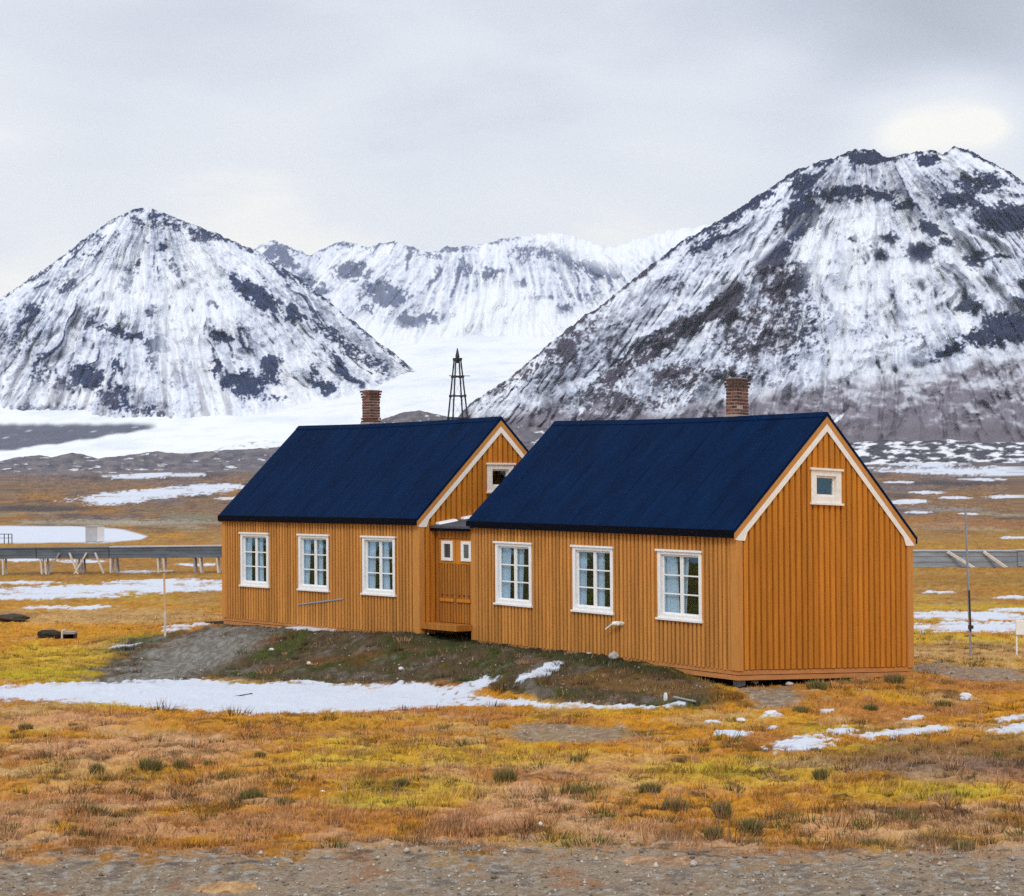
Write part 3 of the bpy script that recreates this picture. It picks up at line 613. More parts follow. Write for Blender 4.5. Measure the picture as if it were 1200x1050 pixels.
def col_left(P, PY, T, th, rr):
    B = [(180, 258, 45, 18, .62), (240, 275, 28, 16, .72), (210, 265, 20, 14, .6), (105, 379, 10, 7, .9), (120, 383, 8, 6, .9), (135, 388, 15, 9, .95), (155, 393, 14, 6, .85), (185, 403, 18, 16, .85), (102, 442, 34, 20, .95, 25), (133, 466, 34, 26, .72),
         (75, 452, 16, 14, .75), (257, 393, 26, 10, .85, 20), (253, 428, 8, 26, .85), (290, 450, 30, 24, .92), (318, 432, 18, 26, .92), (268, 446, 14, 16, .85), (300, 345, 52, 16, .92, 33), (345, 368, 24, 14, .85, 40), (383, 455, 20, 14, .9), (370, 440, 10, 22, .7),
         (330, 298, 22, 14, .75), (345, 320, 40, 14, .75, 40), (187, 287, 12, 9, .8), (200, 310, 14, 10, .7), (210, 318, 10, 8, .75), (80, 333, 24, 12, .72, -30), (40, 362, 20, 12, .68, -30), (150, 330, 18, 26, .62), (50, 433, 30, 26, .58, -30), (160, 310, 10, 10, .7), (247, 355, 10, 8, .75), (180, 365, 12, 10, .6),
         (210, 450, 14, 40, .45), (430, 420, 60, 14, .62, 35), (400, 400, 70, 14, .66, 38), (20, 400, 50, 40, .5), (110, 290, 70, 14, .52, -32), (60, 480, 80, 14, .6), (165, 480, 60, 16, .62), (320, 466, 40, 6, .6)]
    Z = [(20, 400, 90, 70, .44), (70, 330, 90, 26, .44, -38), (110, 400, 40, 60, .34), (430, 410, 80, 16, .60, 38), (360, 350, 80, 18, .50, 36), (395, 430, 60, 20, .44, 30), (300, 400, 40, 30, .34), (60, 480, 90, 16, .46), (165, 475, 50, 24, .56), (180, 280, 60, 34, .42)]
    m, g, n = rockmask(P, PY, th, rr, .14, B, Z, 201, 11, ridge=LR)
    sf = density(P + 14 * n, PY + 8 * n, [(205, 390, 30, 90, 1), (130, 340, 50, 30, .7), (235, 330, 30, 50, .7), (60, 470, 40, 26, .6), (320, 395, 40, 18, .7, 35)]); m = m * (1 - .7 * sf); g = g * (1 - .5 * sf)
    c = lerp(np.broadcast_to(SN, P.shape + (3,)), THIN_SHADE, .75 * g); c = lerp(c, ROCK * ROCKTONE, m)
    c = lerp(c, ROCKB * 1.7, .55 * sstep(.0, .4, fbm(th * 30, rr * .012, 4, 210)) * sstep(380, 470, PY) * sstep(400, 250, P) * .8)
    foot = curve(LF, P); c = lerp(c, SN, .9 * sstep(15, 2, foot - PY + 8 * n) * sstep(200, 330, P))
    return np.clip(c, .02, .9)

def col_mid(P, PY, T, th, rr):
    B = [(412, 319, 28, 17, .95), (455, 345, 45, 20, .85, 15), (483, 375, 28, 12, .98), (508, 369, 16, 10, .85), (430, 365, 10, 14, .7), (533, 291, 22, 5, .9), (575, 319, 22, 9, .78), (608, 336, 12, 7, .8), (637, 348, 14, 7, .8), (658, 361, 16, 10, .9), (700, 315, 34, 14, .8, 20), (637, 295, 70, 18, .62), (404, 285, 16, 6, .8), (460, 283, 14, 4, .85),
         (330, 300, 36, 16, .85, 30), (365, 340, 40, 20, .8, 40), (690, 350, 40, 10, .6), (720, 320, 16, 16, .7), (540, 315, 20, 14, .6), (500, 300, 30, 10, .55)]
    m, g, n = rockmask(P, PY, th, rr, .24, B, [(340, 330, 60, 40, .46), (650, 305, 80, 26, .42), (540, 310, 60, 20, .38)], 231, 16, ridge=MR_, crest=.55)
    m = m * .9; q = (1 - .8 * sstep(40, -10, np.abs(P - 720) - 110 + 2.4 * (PY - 268))) * (1 - .97 * sstep(-9, 9, PY - curve([(240, 400), (420, 368), (450, 378), (485, 389), (515, 380), (545, 346), (600, 330), (640, 352), (662, 372), (690, 356), (720, 340), (760, 340)], P) + 10 * fbm(P * .06, PY * .06, 3, 239))) * (1 - .5 * sstep(285, 272, PY) * sstep(590, 640, P)); m = m * q; g = g * q  # central tops painted paler to suggest low cloud, bowls kept snow-covered
    c = lerp(np.broadcast_to(SN, P.shape + (3,)), THIN_SHADE, .6 * g); c = lerp(c, ROCK * 1.5 * ROCKTONE, m * .92)
    return np.clip(c, .02, .9)

def col_right(P, PY, T, th, rr):
    B = [(1018, 184, 42, 13, .95), (987, 226, 52, 14, .88), (1030, 228, 32, 12, .85), (944, 243, 26, 34, .9, -20), (940, 215, 24, 14, .8), (1088, 187, 26, 11, .88), (1120, 232, 44, 18, .85), (1180, 255, 56, 26, .98), (1150, 215, 50, 22, .75), (1060, 240, 20, 8, .9), (1043, 279, 15, 10, 1), (1032, 300, 15, 9, 1), (1079, 295, 26, 16, 1.05), (1090, 270, 28, 10, .95, 15), (1000, 280, 10, 5, .95), (1023, 288, 8, 5, .9), (1110, 285, 16, 6, .8), (1143, 306, 18, 9, .95), (1172, 302, 15, 8, .9), (1147, 296, 12, 6, .9),
         (905, 300, 44, 22, 1.0, -38), (855, 350, 24, 44, 1.0, 12), (820, 375, 56, 12, .98, -36), (785, 390, 60, 10, .72, -36), (936, 325, 22, 30, .8), (932, 262, 22, 26, 1.0, -20), (915, 335, 20, 30, .9, 15), (770, 412, 50, 9, .9, -36), (720, 442, 44, 8, .8, -36), (917, 380, 80, 70, .60), (870, 405, 50, 40, .62), (1048, 350, 4, 36, .75, -8), (1135, 358, 26, 16, .88), (1185, 384, 50, 26, .98), (1150, 395, 36, 14, .88), (1110, 412, 30, 10, .9, -25), (1040, 405, 50, 8, .66, -12), (1075, 350, 10, 10, .6), (1220, 330, 60, 14, .7), (1015, 385, 60, 30, .42),
         (740, 420, 180, 16, .62, -36), (640, 420, 150, 16, .62, -36), (880, 240, 60, 12, .78, -38), (830, 280, 60, 12, .7, -37), (760, 470, 140, 16, .55), (850, 440, 90, 20, .6), (800, 440, 60, 30, .62), (680, 470, 120, 14, .55, -20)]
    Z = [(700, 400, 220, 40, .50, -36), (850, 270, 90, 30, .50, -38), (900, 400, 80, 80, .44), (790, 440, 120, 40, .46), (680, 470, 140, 24, .50, -14), (1040, 360, 60, 80, .08), (1150, 330, 80, 60, .28), (1000, 215, 120, 50, .48), (1120, 230, 120, 50, .46), (1200, 380, 90, 50, .5), (1080, 415, 80, 14, .5, -12)]
    m, g, n = rockmask(P, PY, th, rr, .16, B, Z, 261, 10, ridge=RR, crest=.72)
    sf = density(P + 14 * n, PY + 8 * n, [(1045, 330, 85, 75, 1, 0), (1005, 262, 60, 22, .9), (1020, 420, 80, 34, .8, -10), (1130, 335, 60, 34, .7), (960, 300, 24, 40, .8, 10)]); ob = density(P + 5 * n, PY + 3 * n, [b for b in B if b[0] > 985 and b[1] > 262 and b[2] < 40]); sf = sf * (1 - ob); m = m * (1 - .85 * sf); g = g * (1 - .55 * sf)
    cut = density(P + 4 * n, PY, [(880, 306, 80, 8, 1, -40), (800, 352, 70, 6, 1, -36), (745, 395, 40, 4, .8, -36)]); m = m * (1 - cut); g = g * (1 - .8 * cut)
    c = lerp(np.broadcast_to(SN, P.shape + (3,)), THIN_SHADE, .7 * g); c = lerp(c, lerp(np.broadcast_to(ROCK * .75, P.shape + (3,)), ROCKB, .8 * sstep(970, 900, P) * sstep(290, 320, PY)) * ROCKTONE, m)
    # scree apron at the foot
    edge = curve([(550, 478), (700, 482), (850, 470), (930, 452), (1000, 440), (1100, 432), (1160, 424), (1200, 412), (1300, 400)], P)
    ap = sstep(-14, 16, PY - edge + 16 * fbm(P * .03, PY * .03, 5, 281) + 6 * n)
    an = .5 * fbm(P * .02 + PY * .02, PY * .05 - P * .012, 5, 283) + .3 * fbm(P * .12, PY * .14, 4, 284) - .04 * RIB + .30 * fbm((P + 1.5 * PY) * .05, (PY - .3 * P) * .14, 4, 286)
    ac = lerp(np.broadcast_to(np.array((.20, .175, .21)), P.shape + (3,)), (.60, .61, .67), sstep(-.05, .5, an + .38 * sstep(505, 445, PY) - .12)); ac = lerp(ac, (.13, .11, .135), .8 * sstep(.1, .5, fbm(P * .03 + 4, PY * .06, 4, 285)))
    ac = lerp(ac, (.15, .13, .15), .75 * sstep(492, 505, PY))
    c = lerp(c, ac, ap)
    c = lerp(c, SN, sstep(.1, .4, blob(P, PY, 983, 490, 10, 2.6, -42) + .1 * n))
    return np.clip(c, .02, .9)

LR = [(-900, 470), (-600, 440), (-300, 420), (-150, 398), (0, 350), (60, 309), (110, 271), (140, 252), (160, 245), (175, 242), (200, 252), (225, 262), (250, 273), (300, 294), (350, 326), (400, 365), (450, 406), (485, 433), (500, 444)]
LF = [(-900, 540), (0, 540), (180, 525), (250, 500), (350, 482), (400, 472), (440, 462), (470, 449), (486, 437)]
range_mesh('mountain', -900, 486, 1.0, 300, LR, LF, [(-900, 4200), (175, 4400), (400, 4500), (486, 4560)], [(-900, 3150), (180, 3200), (300, 3350), (350, 3560), (400, 3760), (440, 3960), (486, 4500)], col_left, 3.6, 110., 1.1, 3, (180, 205))
MR_ = [(240, 330), (280, 305), (305, 287), (322, 282), (340, 291), (362, 299), (385, 289), (405, 283), (430, 290), (460, 281), (480, 290), (505, 297), (520, 291), (560, 287), (600, 279), (650, 272), (690, 283), (720, 290), (745, 281), (800, 267), (840, 262), (900, 262)]
MF_ = [(240, 445), (900, 445)]
range_mesh('mountain', 240, 900, 1.0, 130, MR_, MF_, [(240, 6800), (900, 7400)], [(240, 5000), (480, 5000), (600, 5700), (900, 5700)], col_mid, 4.2, 130., 1.0, 13, (600, 120), rib=60)
RR = [(480, 540), (520, 502), (550, 474), (600, 440), (625, 418), (650, 396), (700, 361), (750, 321), (800, 283), (830, 265), (860, 248), (900, 221), (930, 201), (945, 195), (975, 186), (1000, 176), (1015, 175), (1045, 184), (1070, 178), (1095, 176), (1105, 180), (1120, 172), (1135, 175), (1160, 189), (1180, 199), (1200, 214), (1260, 255), (1400, 330), (1700, 400), (2100, 450)]
RF = [(480, 550), (700, 545), (2100, 545)]
range_mesh('mountain', 480, 2100, 1.1, 360, RR, RF, [(480, 3000), (800, 3700), (1050, 4000), (2100, 4200)], [(480, 2750), (2100, 2650)], col_right, 4.5, 120., 1.15, 23, (1015, 135))

def build_glacier():
    prof = [(2550, 545), (2750, 533), (3000, 515), (3300, 492), (3700, 470), (4200, 448), (4800, 425), (5400, 410), (6000, 394), (6600, 380), (7200, 366)]
    Yv = np.linspace(2550, 7200, 260); pxs = np.linspace(-1200, 1500, 500); Yg, P = np.meshgrid(Yv, pxs, indexing='ij')
    PYc = np.interp(Yg, [a for a, b in prof], [b for a, b in prof])
    PYc = PYc + 18 * np.clip((250 - P) / 250, -.35, 1.0) * sstep(3600, 2700, Yg) * .75 + 6 * np.clip((P - 560) / 100, -1, 2) * sstep(4000, 6000, Yg)
    PYc = PYc + 90 * sstep(330, 120, P) * sstep(3900, 5400, Yg) + 90 * sstep(820, 900, P) * sstep(3900, 5400, Yg) + 1.6 * fbm(P * .012, Yg * .004, 4, 301)
    X, Y, Z = at(P, PYc, Yg)
    c = np.broadcast_to(np.array((.86, .88, .905)), P.shape + (3,)).copy()
    c = lerp(c, (.66, .71, .80), .55 * sstep(.0, .6, fbm(P * .010 + PYc * .02, PYc * .07, 5, 306)) + .35 * sstep(.1, .5, fbm(P * .03, PYc * .22 + P * .02, 4, 307)))
    e = curve([(-400, 560), (0, 530), (60, 522), (120, 513), (180, 503), (190, 400)], P)
    med = sstep(0, 2.5, e - PYc + 2 * fbm(P * .05, PYc * .1, 3, 302)) * sstep(190, 170, P) * sstep(494, 500, PYc + 2 * fbm(P * .05, P * 0, 3, 304))
    c = lerp(c, lerp(np.broadcast_to(np.array((.12, .125, .165)), P.shape + (3,)), (.5, .5, .56), sstep(.5, .75, fbm(P * .08, PYc * .3, 3, 303))), med)
    me = np_mesh('glacier', np.stack([X, Y, Z], -1).reshape(-1, 3), grid_faces(*P.shape), 4, c.reshape(-1, 3), smooth=True)
    link('glacier', me, M_MTN, kind='structure')
build_glacier()

def moraine(ridge, foot, x0, x1, Y0, Y1, seed, colfn, jag=1.2):
    range_mesh('hills', x0, x1, 1.2, 40, ridge, foot, [(x0, Y1), (x1, Y1)], [(x0, Y0), (x1, Y0)], colfn, jag, 25., 1.0, seed, (600, 200))
def col_mor(P, PY, T, th, rr):
    c = np.broadcast_to(np.array((.125, .115, .135)), P.shape + (3,)).copy(); n = fbm(P * .06, PY * .2, 4, 311)
    c = lerp(c, (.20, .17, .17), sstep(-.1, .5, n)); c = lerp(c, (.065, .06, .075), .7 * sstep(.1, .5, fbm(P * .09 + 4, PY * .25, 4, 312)))
    c = lerp(c, (.75, .76, .79), sstep(.42, .6, fbm(P * .05 + 9, PY * .35, 4, 313)) * .9); c = lerp(c, (.185, .145, .13), sstep(.35, .0, T)); return c
def col_morR(P, PY, T, th, rr):
    c = np.broadcast_to(np.array((.07, .068, .085)), P.shape + (3,)).copy(); n = fbm(P * .05, PY * .22, 5, 321)
    c = lerp(c, (.8, .81, .84), sstep(.05, .35, n + .1)); c = lerp(c, (.03, .032, .045), .8 * sstep(.1, .4, fbm(P * .07 + 4, PY * .3, 4, 322))); c = lerp(c, (.17, .13, .12), sstep(.2, .0, T)); return c
moraine([(-900, 548), (-200, 545), (0, 541), (20, 536), (45, 533), (60, 536), (85, 530), (100, 533), (115, 537), (150, 533), (185, 529), (215, 532), (255, 528), (300, 526), (345, 522), (400, 524), (520, 530)], [(-900, 562), (520, 556)], -900, 520, 1300, 2350, 31, col_mor)
moraine([(380, 530), (440, 494), (470, 484), (490, 481), (520, 487), (560, 493), (620, 500), (700, 505), (760, 520)], [(380, 545), (760, 540)], 380, 760, 2300, 2560, 33, col_mor)
moraine([(900, 540), (980, 520), (1040, 516), (1080, 517), (1110, 515), (1150, 519), (1200, 517), (1300, 519), (1700, 530), (2100, 540)], [(900, 548), (2100, 552)], 900, 2100, 1700, 2350, 35, col_morR)
def col_hump(P, PY, T, th, rr):
    c = np.broadcast_to(np.array((.80, .82, .85)), P.shape + (3,)).copy(); return lerp(c, (.2, .2, .24), .6 * sstep(.2, .5, fbm(P * .1, PY * .3, 4, 331)))
moraine([(225, 540), (258, 525), (280, 519), (310, 516), (335, 519), (380, 530)], [(225, 541), (380, 541)], 225, 380, 2420, 2520, 37, col_hump, .8)

# ------------------------------------------------------------------ houses
def window(parent, sh, x0, x1, z0, z1, y=0.0, gable=False, curtains=True, small=False, seed=0):
    """a framed window; in the front wall it spans x0..x1, in the gable (gable=True) it spans y0..y1"""
    rs = random.Random(seed)
    T = (lambda a, b, c: (a, b, c)) if not gable else (lambda a, b, c: (-b, a, c))
    def Bx(mb, a0, a1, d0, d1, c0, c1):
        if not gable: mb.box(a0, a1, y + d0, y + d1, c0, c1)
        else: mb.box(y - d1, y - d0, a0, a1, c0, c1)
    cw = .085 if not small else .075
    if gable: cw = .135
    f = MB(sh)
    Bx(f, x0, x0 + cw, -.064, .0, z0 + .03, z1 - .03); Bx(f, x1 - cw, x1, -.064, .0, z0 + .03, z1 - .03)
    Bx(f, x0 + cw, x1 - cw, -.062, .0, z1 - cw, z1 - .03); Bx(f, x0 + cw, x1 - cw, -.062, .0, z0 + .03, z0 + cw + .02)
    # reveal lining
    hx0, hx1, hz0, hz1 = x0 + cw - .012, x1 - cw + .012, z0 + cw + .008, z1 - cw + .012
    Bx(f, hx0, hx0 + .022, .0, .09, hz0, hz1); Bx(f, hx1 - .022, hx1, .0, .09, hz0, hz1); Bx(f, hx0 + .022, hx1 - .022, .0, .09, hz0, hz0 + .022); Bx(f, hx0 + .022, hx1 - .022, .0, .09, hz1 - .022, hz1)
    fr = f.build('window_frame', M['cream'] if gable else M['white'], parent, bevel=.004)
    ex = .034 if not small else .02
    h = MB(sh); Bx(h, x0 - ex, x1 + ex, -.10, .0, z1 - .03, z1 + .012); h.build('drip_board', M['cream'] if gable else M['white'], fr, bevel=.004)
    s = MB(sh); Bx(s, x0 - ex, x1 + ex, -.10, .0, z0 - .012, z0 + .03); s.build('sill', M['cream'] if gable else M['white'], fr, bevel=.004)
    a0, a1, c0, c1 = x0 + cw, x1 - cw, z0 + cw + .02, z1 - cw
    sa = MB(sh); sw = .036 if not small else .03
    if not small and not gable:
        mid = (a0 + a1) / 2; mw = .045
        for u0, u1 in ((a0, mid - .003), (mid + .003, a1)):
            l = sw if u0 == a0 else mw; r = mw if u0 == a0 else sw
            Bx(sa, u0, u0 + l, .004, .045, c0, c1); Bx(sa, u1 - r, u1, .004, .045, c0, c1)
            Bx(sa, u0 + l, u1 - r, .005, .044, c0, c0 + sw); Bx(sa, u0 + l, u1 - r, .005, .044, c1 - sw, c1)
            for k in (1, 2):
                zz = c0 + sw + (c1 - c0 - 2 * sw) * k / 3; Bx(sa, u0 + l, u1 - r, .010, .038, zz - .014, zz + .014)
    else:
        Bx(sa, a0, a0 + sw, .004, .045, c0, c1); Bx(sa, a1 - sw, a1, .004, .045, c0, c1); Bx(sa, a0 + sw, a1 - sw, .005, .044, c0, c0 + sw); Bx(sa, a0 + sw, a1 - sw, .005, .044, c1 - sw, c1)
    sa.build('sash', M['cream'] if gable else M['white'], fr, bevel=.003)
    p = MB(sh); Bx(p, a0 + .01, a1 - .01, .022, .026, c0 + .01, c1 - .01); p.build('pane', M['glass'], fr)
    if curtains:
        c = MB(sh)
        mid = (a0 + a1) / 2
        for u0, u1 in ((a0 - .02, a0 + .24 + rs.uniform(-.06, .08)), (mid - .02, mid + .17 + rs.uniform(-.05, .07)), (a1 - .03, a1 + .02)):
            n = 14; flare = rs.uniform(-.08, .1)
            for i in range(n):
                def pt(i, zt):
                    t = i / n; w = u1 - u0; u = u0 + w * t
                    k = 0 if zt else -flare * t
                    return T(u + k, y + .085 + .016 * math.sin(i * 1.9 + u0 * 9), c1 + .05 if zt else c0 - .05)
                c.add([pt(i, 0), pt(i + 1, 0), pt(i + 1, 1), pt(i, 1)], [(0, 1, 2, 3)])
        c.build('curtain', M['curtain'], fr)
    return fr, (hx0, hx1, hz0, hz1)

def build_house(name, o, a, sh, LEN, wins, gwin, chim_px, chim_py, label, chim_seed, group='ochre houses'):
    root = empty(name, tuple(o), a, label=label, category='house', group=group)
    ZW, ZE, ZR = .195, 2.70, 5.069      # wall foot, eave line, ridge
    TOP0 = 2.762; slope = (ZR - TOP0) / (HW / 2 + .14)
    ztop = lambda y: TOP0 + slope * (min(y, HW - y) + .14)
    zfit = .08
    wz0, wz1 = 1.004, 2.337
    holes = []
    for k, (x0, x1) in enumerate(wins):
        fr, h = window(root, sh, x0, x1, wz0, wz1, seed=chim_seed * 10 + k); holes.append(h)
    gh = []
    if gwin:
        fr, h = window(root, sh, gwin[0], gwin[1], gwin[2], gwin[3], gable=True, curtains=False); gh.append(h)
    w = MB(sh)
    # --- front wall: backing sheet with window openings, then narrow boards
    zt = ZE - .06
    def strip(x0, x1, y0, y1, hs):
        segs = [(ZW, zt)]
        for hx0, hx1, hz0, hz1 in hs:
            if x1 > hx0 and x0 < hx1:
                segs = [(ZW, hz0), (hz1, zt)]
        for s0, s1 in segs: w.box(x0, x1, y0, y1, s0, s1)
    cuts = sorted([-LEN + .03, -.03] + [v for h in holes for v in h[:2]])
    for c0, c1 in zip(cuts[:-1], cuts[1:]): strip(c0, c1, 0.0, .03, [h for h in holes if abs((c0 + c1) / 2 - (h[0] + h[1]) / 2) < .2])
    n = int((LEN - .2) / .1195); p = (LEN - .2) / n
    rs = random.Random(chim_seed)
    for i in range(n):
        x0 = -LEN + .1 + i * p + .02 + rs.uniform(-.003, .003); x1 = x0 + .070 + rs.uniform(-.005, .005)
        segs = [(ZW - .01 - rs.uniform(0, .012), zt)]
        for hx0, hx1, hz0, hz1 in holes:
            if x1 > hx0 and x0 < hx1: segs = [(segs[0][0], hz0), (hz1, zt)]
        d = .050 + rs.uniform(-.005, .005)
        for s0, s1 in segs: w.box(x0, x1, -d, -.001, s0, s1)
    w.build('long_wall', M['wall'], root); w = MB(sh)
    # --- back wall
    w.box(-LEN + .03, -.03, HW - .03, HW, ZW, zt)
    for i in range(n):
        x0 = -LEN + .1 + i * p + .02; w.box(x0, x0 + .074, HW + .001, HW + .024, ZW - .01, zt)
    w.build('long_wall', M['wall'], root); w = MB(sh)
    # --- gables: backing strips and boards with sloping heads
    def gstrip(x0, x1, y0, y1, hs, drop):
        segs = [(ZW, None)]
        for hy0, hy1, hz0, hz1 in hs:
            if y1 > hy0 and y0 < hy1: segs = [(ZW, hz0), (hz1, None)]
        for s0, s1 in segs:
            t0, t1 = (ztop(y0) - drop, ztop(y1) - drop) if s1 is None else (s1, s1)
            tm = ztop(HW / 2) - drop
            if s1 is None and y0 < HW / 2 < y1: w.prism_x([(y0, s0), (y1, s0), (y1, t1), (HW / 2, tm), (y0, t0)], x0, x1)
            else: w.prism_x([(y0, s0), (y1, s0), (y1, t1), (y0, t0)], x0, x1)
    gc = sorted([.0, HW / 2, HW] + [v for h in gh for v in h[:2]])
    for c0, c1 in zip(gc[:-1], gc[1:]):
        gstrip(-.03, .0, c0, c1, [h for h in gh if h[0] - .01 <= (c0 + c1) / 2 <= h[1] + .01], .10)
    ng = int((HW - .24) / .146); pg = (HW - .24) / ng
    for i in range(ng):
        y0 = .12 + i * pg + .022 + rs.uniform(-.004, .004); y1 = y0 + .092 + rs.uniform(-.004, .004); d = .046 + rs.uniform(-.005, .005)
        gstrip(.001, d, y0, y1, gh, .105)
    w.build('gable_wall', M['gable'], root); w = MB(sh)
    for c0, c1 in ((.0, HW / 2), (HW / 2, HW)): gstrip(-LEN, -LEN + .03, c0, c1, [], .10)
    for i in range(ng): y0 = .142 + i * pg; gstrip(-LEN - .046, -LEN - .001, y0, y0 + .092, [], .105)
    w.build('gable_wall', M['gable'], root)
    # dark lining added: ceiling, floor and partition make rooms and loft look unlit
    c = MB(sh); c.box(-LEN + .031, -.031, .031, HW - .031, 2.62, 2.65); c.box(-LEN + .031, -.031, .031, HW - .031, .12, .17); c.box(-LEN + .031, -.031, 1.1, 1.15, .171, 2.619); c.build('dark_room_lining', M['dim'], root)
    # --- corner boards
    for cx in (0, -LEN):
        for cy in (0, HW):
            k = MB(sh); sx = 1 if cx == 0 else -1; sy = -1 if cy == 0 else 1
            xa, xb = sorted((cx + sx * .058, cx - sx * .115)); ya, yb = sorted((cy + sy * .058, cy + sy * .001)); k.box(xa, xb, ya, yb, ZW - .02, ZE - .08)
            xa, xb = sorted((cx + sx * .058, cx + sx * .001)); ya, yb = sorted((cy + sy * .0005, cy - sy * .10)); k.box(xa, xb, ya, yb, ZW - .02, ztop(.12) - .33)
            k.build('corner_board', M['corner'], root, bevel=.004)
    # --- plinth boards
    for q0, q1 in ((-.0, .088), (.100, .184)):
        k = MB(sh); k.box(.001, .03, -.03, HW + .03, q0, q1); k.box(-LEN - .03, .0, -.031, -.001, q0, q1); k.box(-LEN - .03, -LEN - .001, -.0, HW + .03, q0, q1); k.box(-LEN, .0, HW, HW + .03, q0, q1)
        k.build('plinth_board', M['plinth'], root, bevel=.003)
    for x, y in [(x, y) for x in np.arange(-LEN + .3, -.4, 1.55) for y in (.2, HW - .2)] + [(-.22, .24), (-.3, HW / 2), (-.3, HW - .3)]:
        k = MB(sh); k.box(x - .08, x + .08, y - .08, y + .08, -.55, -.001); k.build('footing', M['greyboard'], root)
    # --- roof: two slabs, felt seams, dark eave board
    OX = .078; th = .055
    def top(y): return ztop(y)
    r = MB(sh)
    segs = 24
    xs = [-LEN - OX + (LEN + 2 * OX) * i / segs for i in range(segs + 1)]
    def sag(x): return -.035 * math.sin(math.pi * (x + LEN) / LEN) if -LEN < x < 0 else 0
    for side in (0, 1):
        def Y(t): return (-.14 + (HW / 2 + .14) * t) if side == 0 else (HW + .14 - (HW / 2 + .14) * t)
        nt_ = 8
        vs = []; fs = []
        for lay in (0, 1):
            for i in range(segs + 1):
                for j in range(nt_ + 1):
                    t = j / nt_; z = TOP0 + (ZR - TOP0) * t + sag(xs[i]) * t + (.006 * math.sin(xs[i] * 3.1 + j * 1.3 + side) if 0 < i < segs and 0 < j < nt_ else 0)
                    vs.append((xs[i], Y(t), z - lay * th * 1.35))
        st = (segs + 1) * (nt_ + 1)
        for i in range(segs):
            for j in range(nt_):
                q = i * (nt_ + 1) + j; fs.append((q, q + 1, q + nt_ + 2, q + nt_ + 1)); fs.append((st + q, st + q + nt_ + 1, st + q + nt_ + 2, st + q + 1))
        for i in range(segs):
            q = i * (nt_ + 1); fs.append((q, q + nt_ + 1, st + q + nt_ + 1, st + q)); q += nt_; fs.append((q, st + q, st + q + nt_ + 1, q + nt_ + 1))
        for j in range(nt_):
            fs.append((j, st + j, st + j + 1, j + 1)); q = segs * (nt_ + 1) + j; fs.append((q, q + 1, st + q + 1, st + q))
        r.add(vs, fs)
    rf = r.build('roof', M['roof'], root)
    x = -LEN + .55
    while x < -.3:
        for y0, y1 in ((-.138, HW / 2), (HW + .138, HW / 2)):
            sm = MB(sh)
            for (da, db) in ((-.012, .012),):
                n8 = 8
                for j in range(n8):
                    t0, t1 = j / n8, (j + 1) / n8
                    ya, yb = y0 + (y1 - y0) * t0, y0 + (y1 - y0) * t1
                    def zz(t): return TOP0 + (ZR - TOP0) * t + sag(x) * t
                    sm.add([(x + da, ya, zz(t0) + .001), (x + db, ya, zz(t0) + .001), (x + db, yb, zz(t1) + .001), (x + da, yb, zz(t1) + .001), (x + da, ya, zz(t0) + .006), (x + db, ya, zz(t0) + .006), (x + db, yb, zz(t1) + .006), (x + da, yb, zz(t1) + .006)],
                           [(0, 3, 2, 1), (4, 5, 6, 7), (0, 1, 5, 4), (1, 2, 6, 5), (2, 3, 7, 6), (3, 0, 4, 7)])
            sm.build('felt_seam', M['roof'], rf)
        x += 1.0
    cp = MB(sh)
    for i in range(segs):
        xa, xb = xs[i], xs[i + 1]
        for sy in (-1, 1):
            def pz(x, d): return (x, HW / 2 + sy * d, ZR + sag(x) + .012 - d * slope * .96)
            cp.add([pz(xa, 0), pz(xb, 0), pz(xb, .11), pz(xa, .11)], [(0, 1, 2, 3)])
    cp.build('ridge_cap', M['roof'], rf)
    for yy0, yy1 in ((-.165, -.142), (HW + .142, HW + .165)):
        e = MB(sh); e.box(-LEN - OX + .002, OX - .002, yy0, yy1, 2.615, TOP0 - .006); e.build('eave_board', M['blackedge'], root)
    sf = MB(sh); sf.box(-LEN - .03, .03, -.140, -.042, 2.655, 2.675); sf.box(-LEN - .03, .03, HW + .042, HW + .140, 2.655, 2.675); sf.build('soffit', M['blackedge'], root)
    # --- barge boards: ochre board and pale trim under each verge
    C = HW / 2
    for xa, xb in ((.062, .072), (-LEN - .072, -LEN - .062)):
        b = MB(sh); g = MB(sh)
        T0 = lambda y: ztop(y) - .078; T1 = lambda y: ztop(y) - .215; T2 = lambda y: ztop(y) - .365
        b.prism_x([(-.118, T1(-.118) - .0), (C, T1(C)), (C, T0(C)), (-.118, T0(-.118))], xa, xb)
        b.prism_x([(C, T1(C)), (HW + .118, T1(HW + .118)), (HW + .118, T0(HW + .118)), (C, T0(C))], xa, xb)
        b.build('barge_board', M['corner'], root)
        dx = .012 if xa > -1 else -.012
        x0, x1 = (xa, xb - .003) if xa > -1 else (xa + .003, xb)
        g.prism_x([(-.095, T1(-.095) - .002), (-.02, 2.572), (.15, 2.572), (.215, T2(.215)), (C, T2(C)), (C, T1(C) - .002)], x0, x1)
        g.prism_x([(HW + .095, T1(HW + .095) - .002), (C, T1(C) - .002), (C, T2(C)), (HW - .215, T2(HW - .215)), (HW - .15, 2.572), (HW + .02, 2.572)], x0, x1)
        g.build('verge_trim', M['cream'], root)
    # --- chimney on the ridge
    C = HW / 2 + .19
    lo, hi = -LEN, 0.0
    for _ in range(50):
        m = (lo + hi) / 2; wd = to_world(o, a, m, C)
        if proj(wd[0], wd[1], o[2] + 5)[0] < chim_px: lo = m
        else: hi = m
    wd = to_world(o, a, m, C); ht = float(at(chim_px, chim_py, wd[1])[2]) - o[2] - sh[0] * m - sh[1] * C
    hw = .165; base = ZR - .40
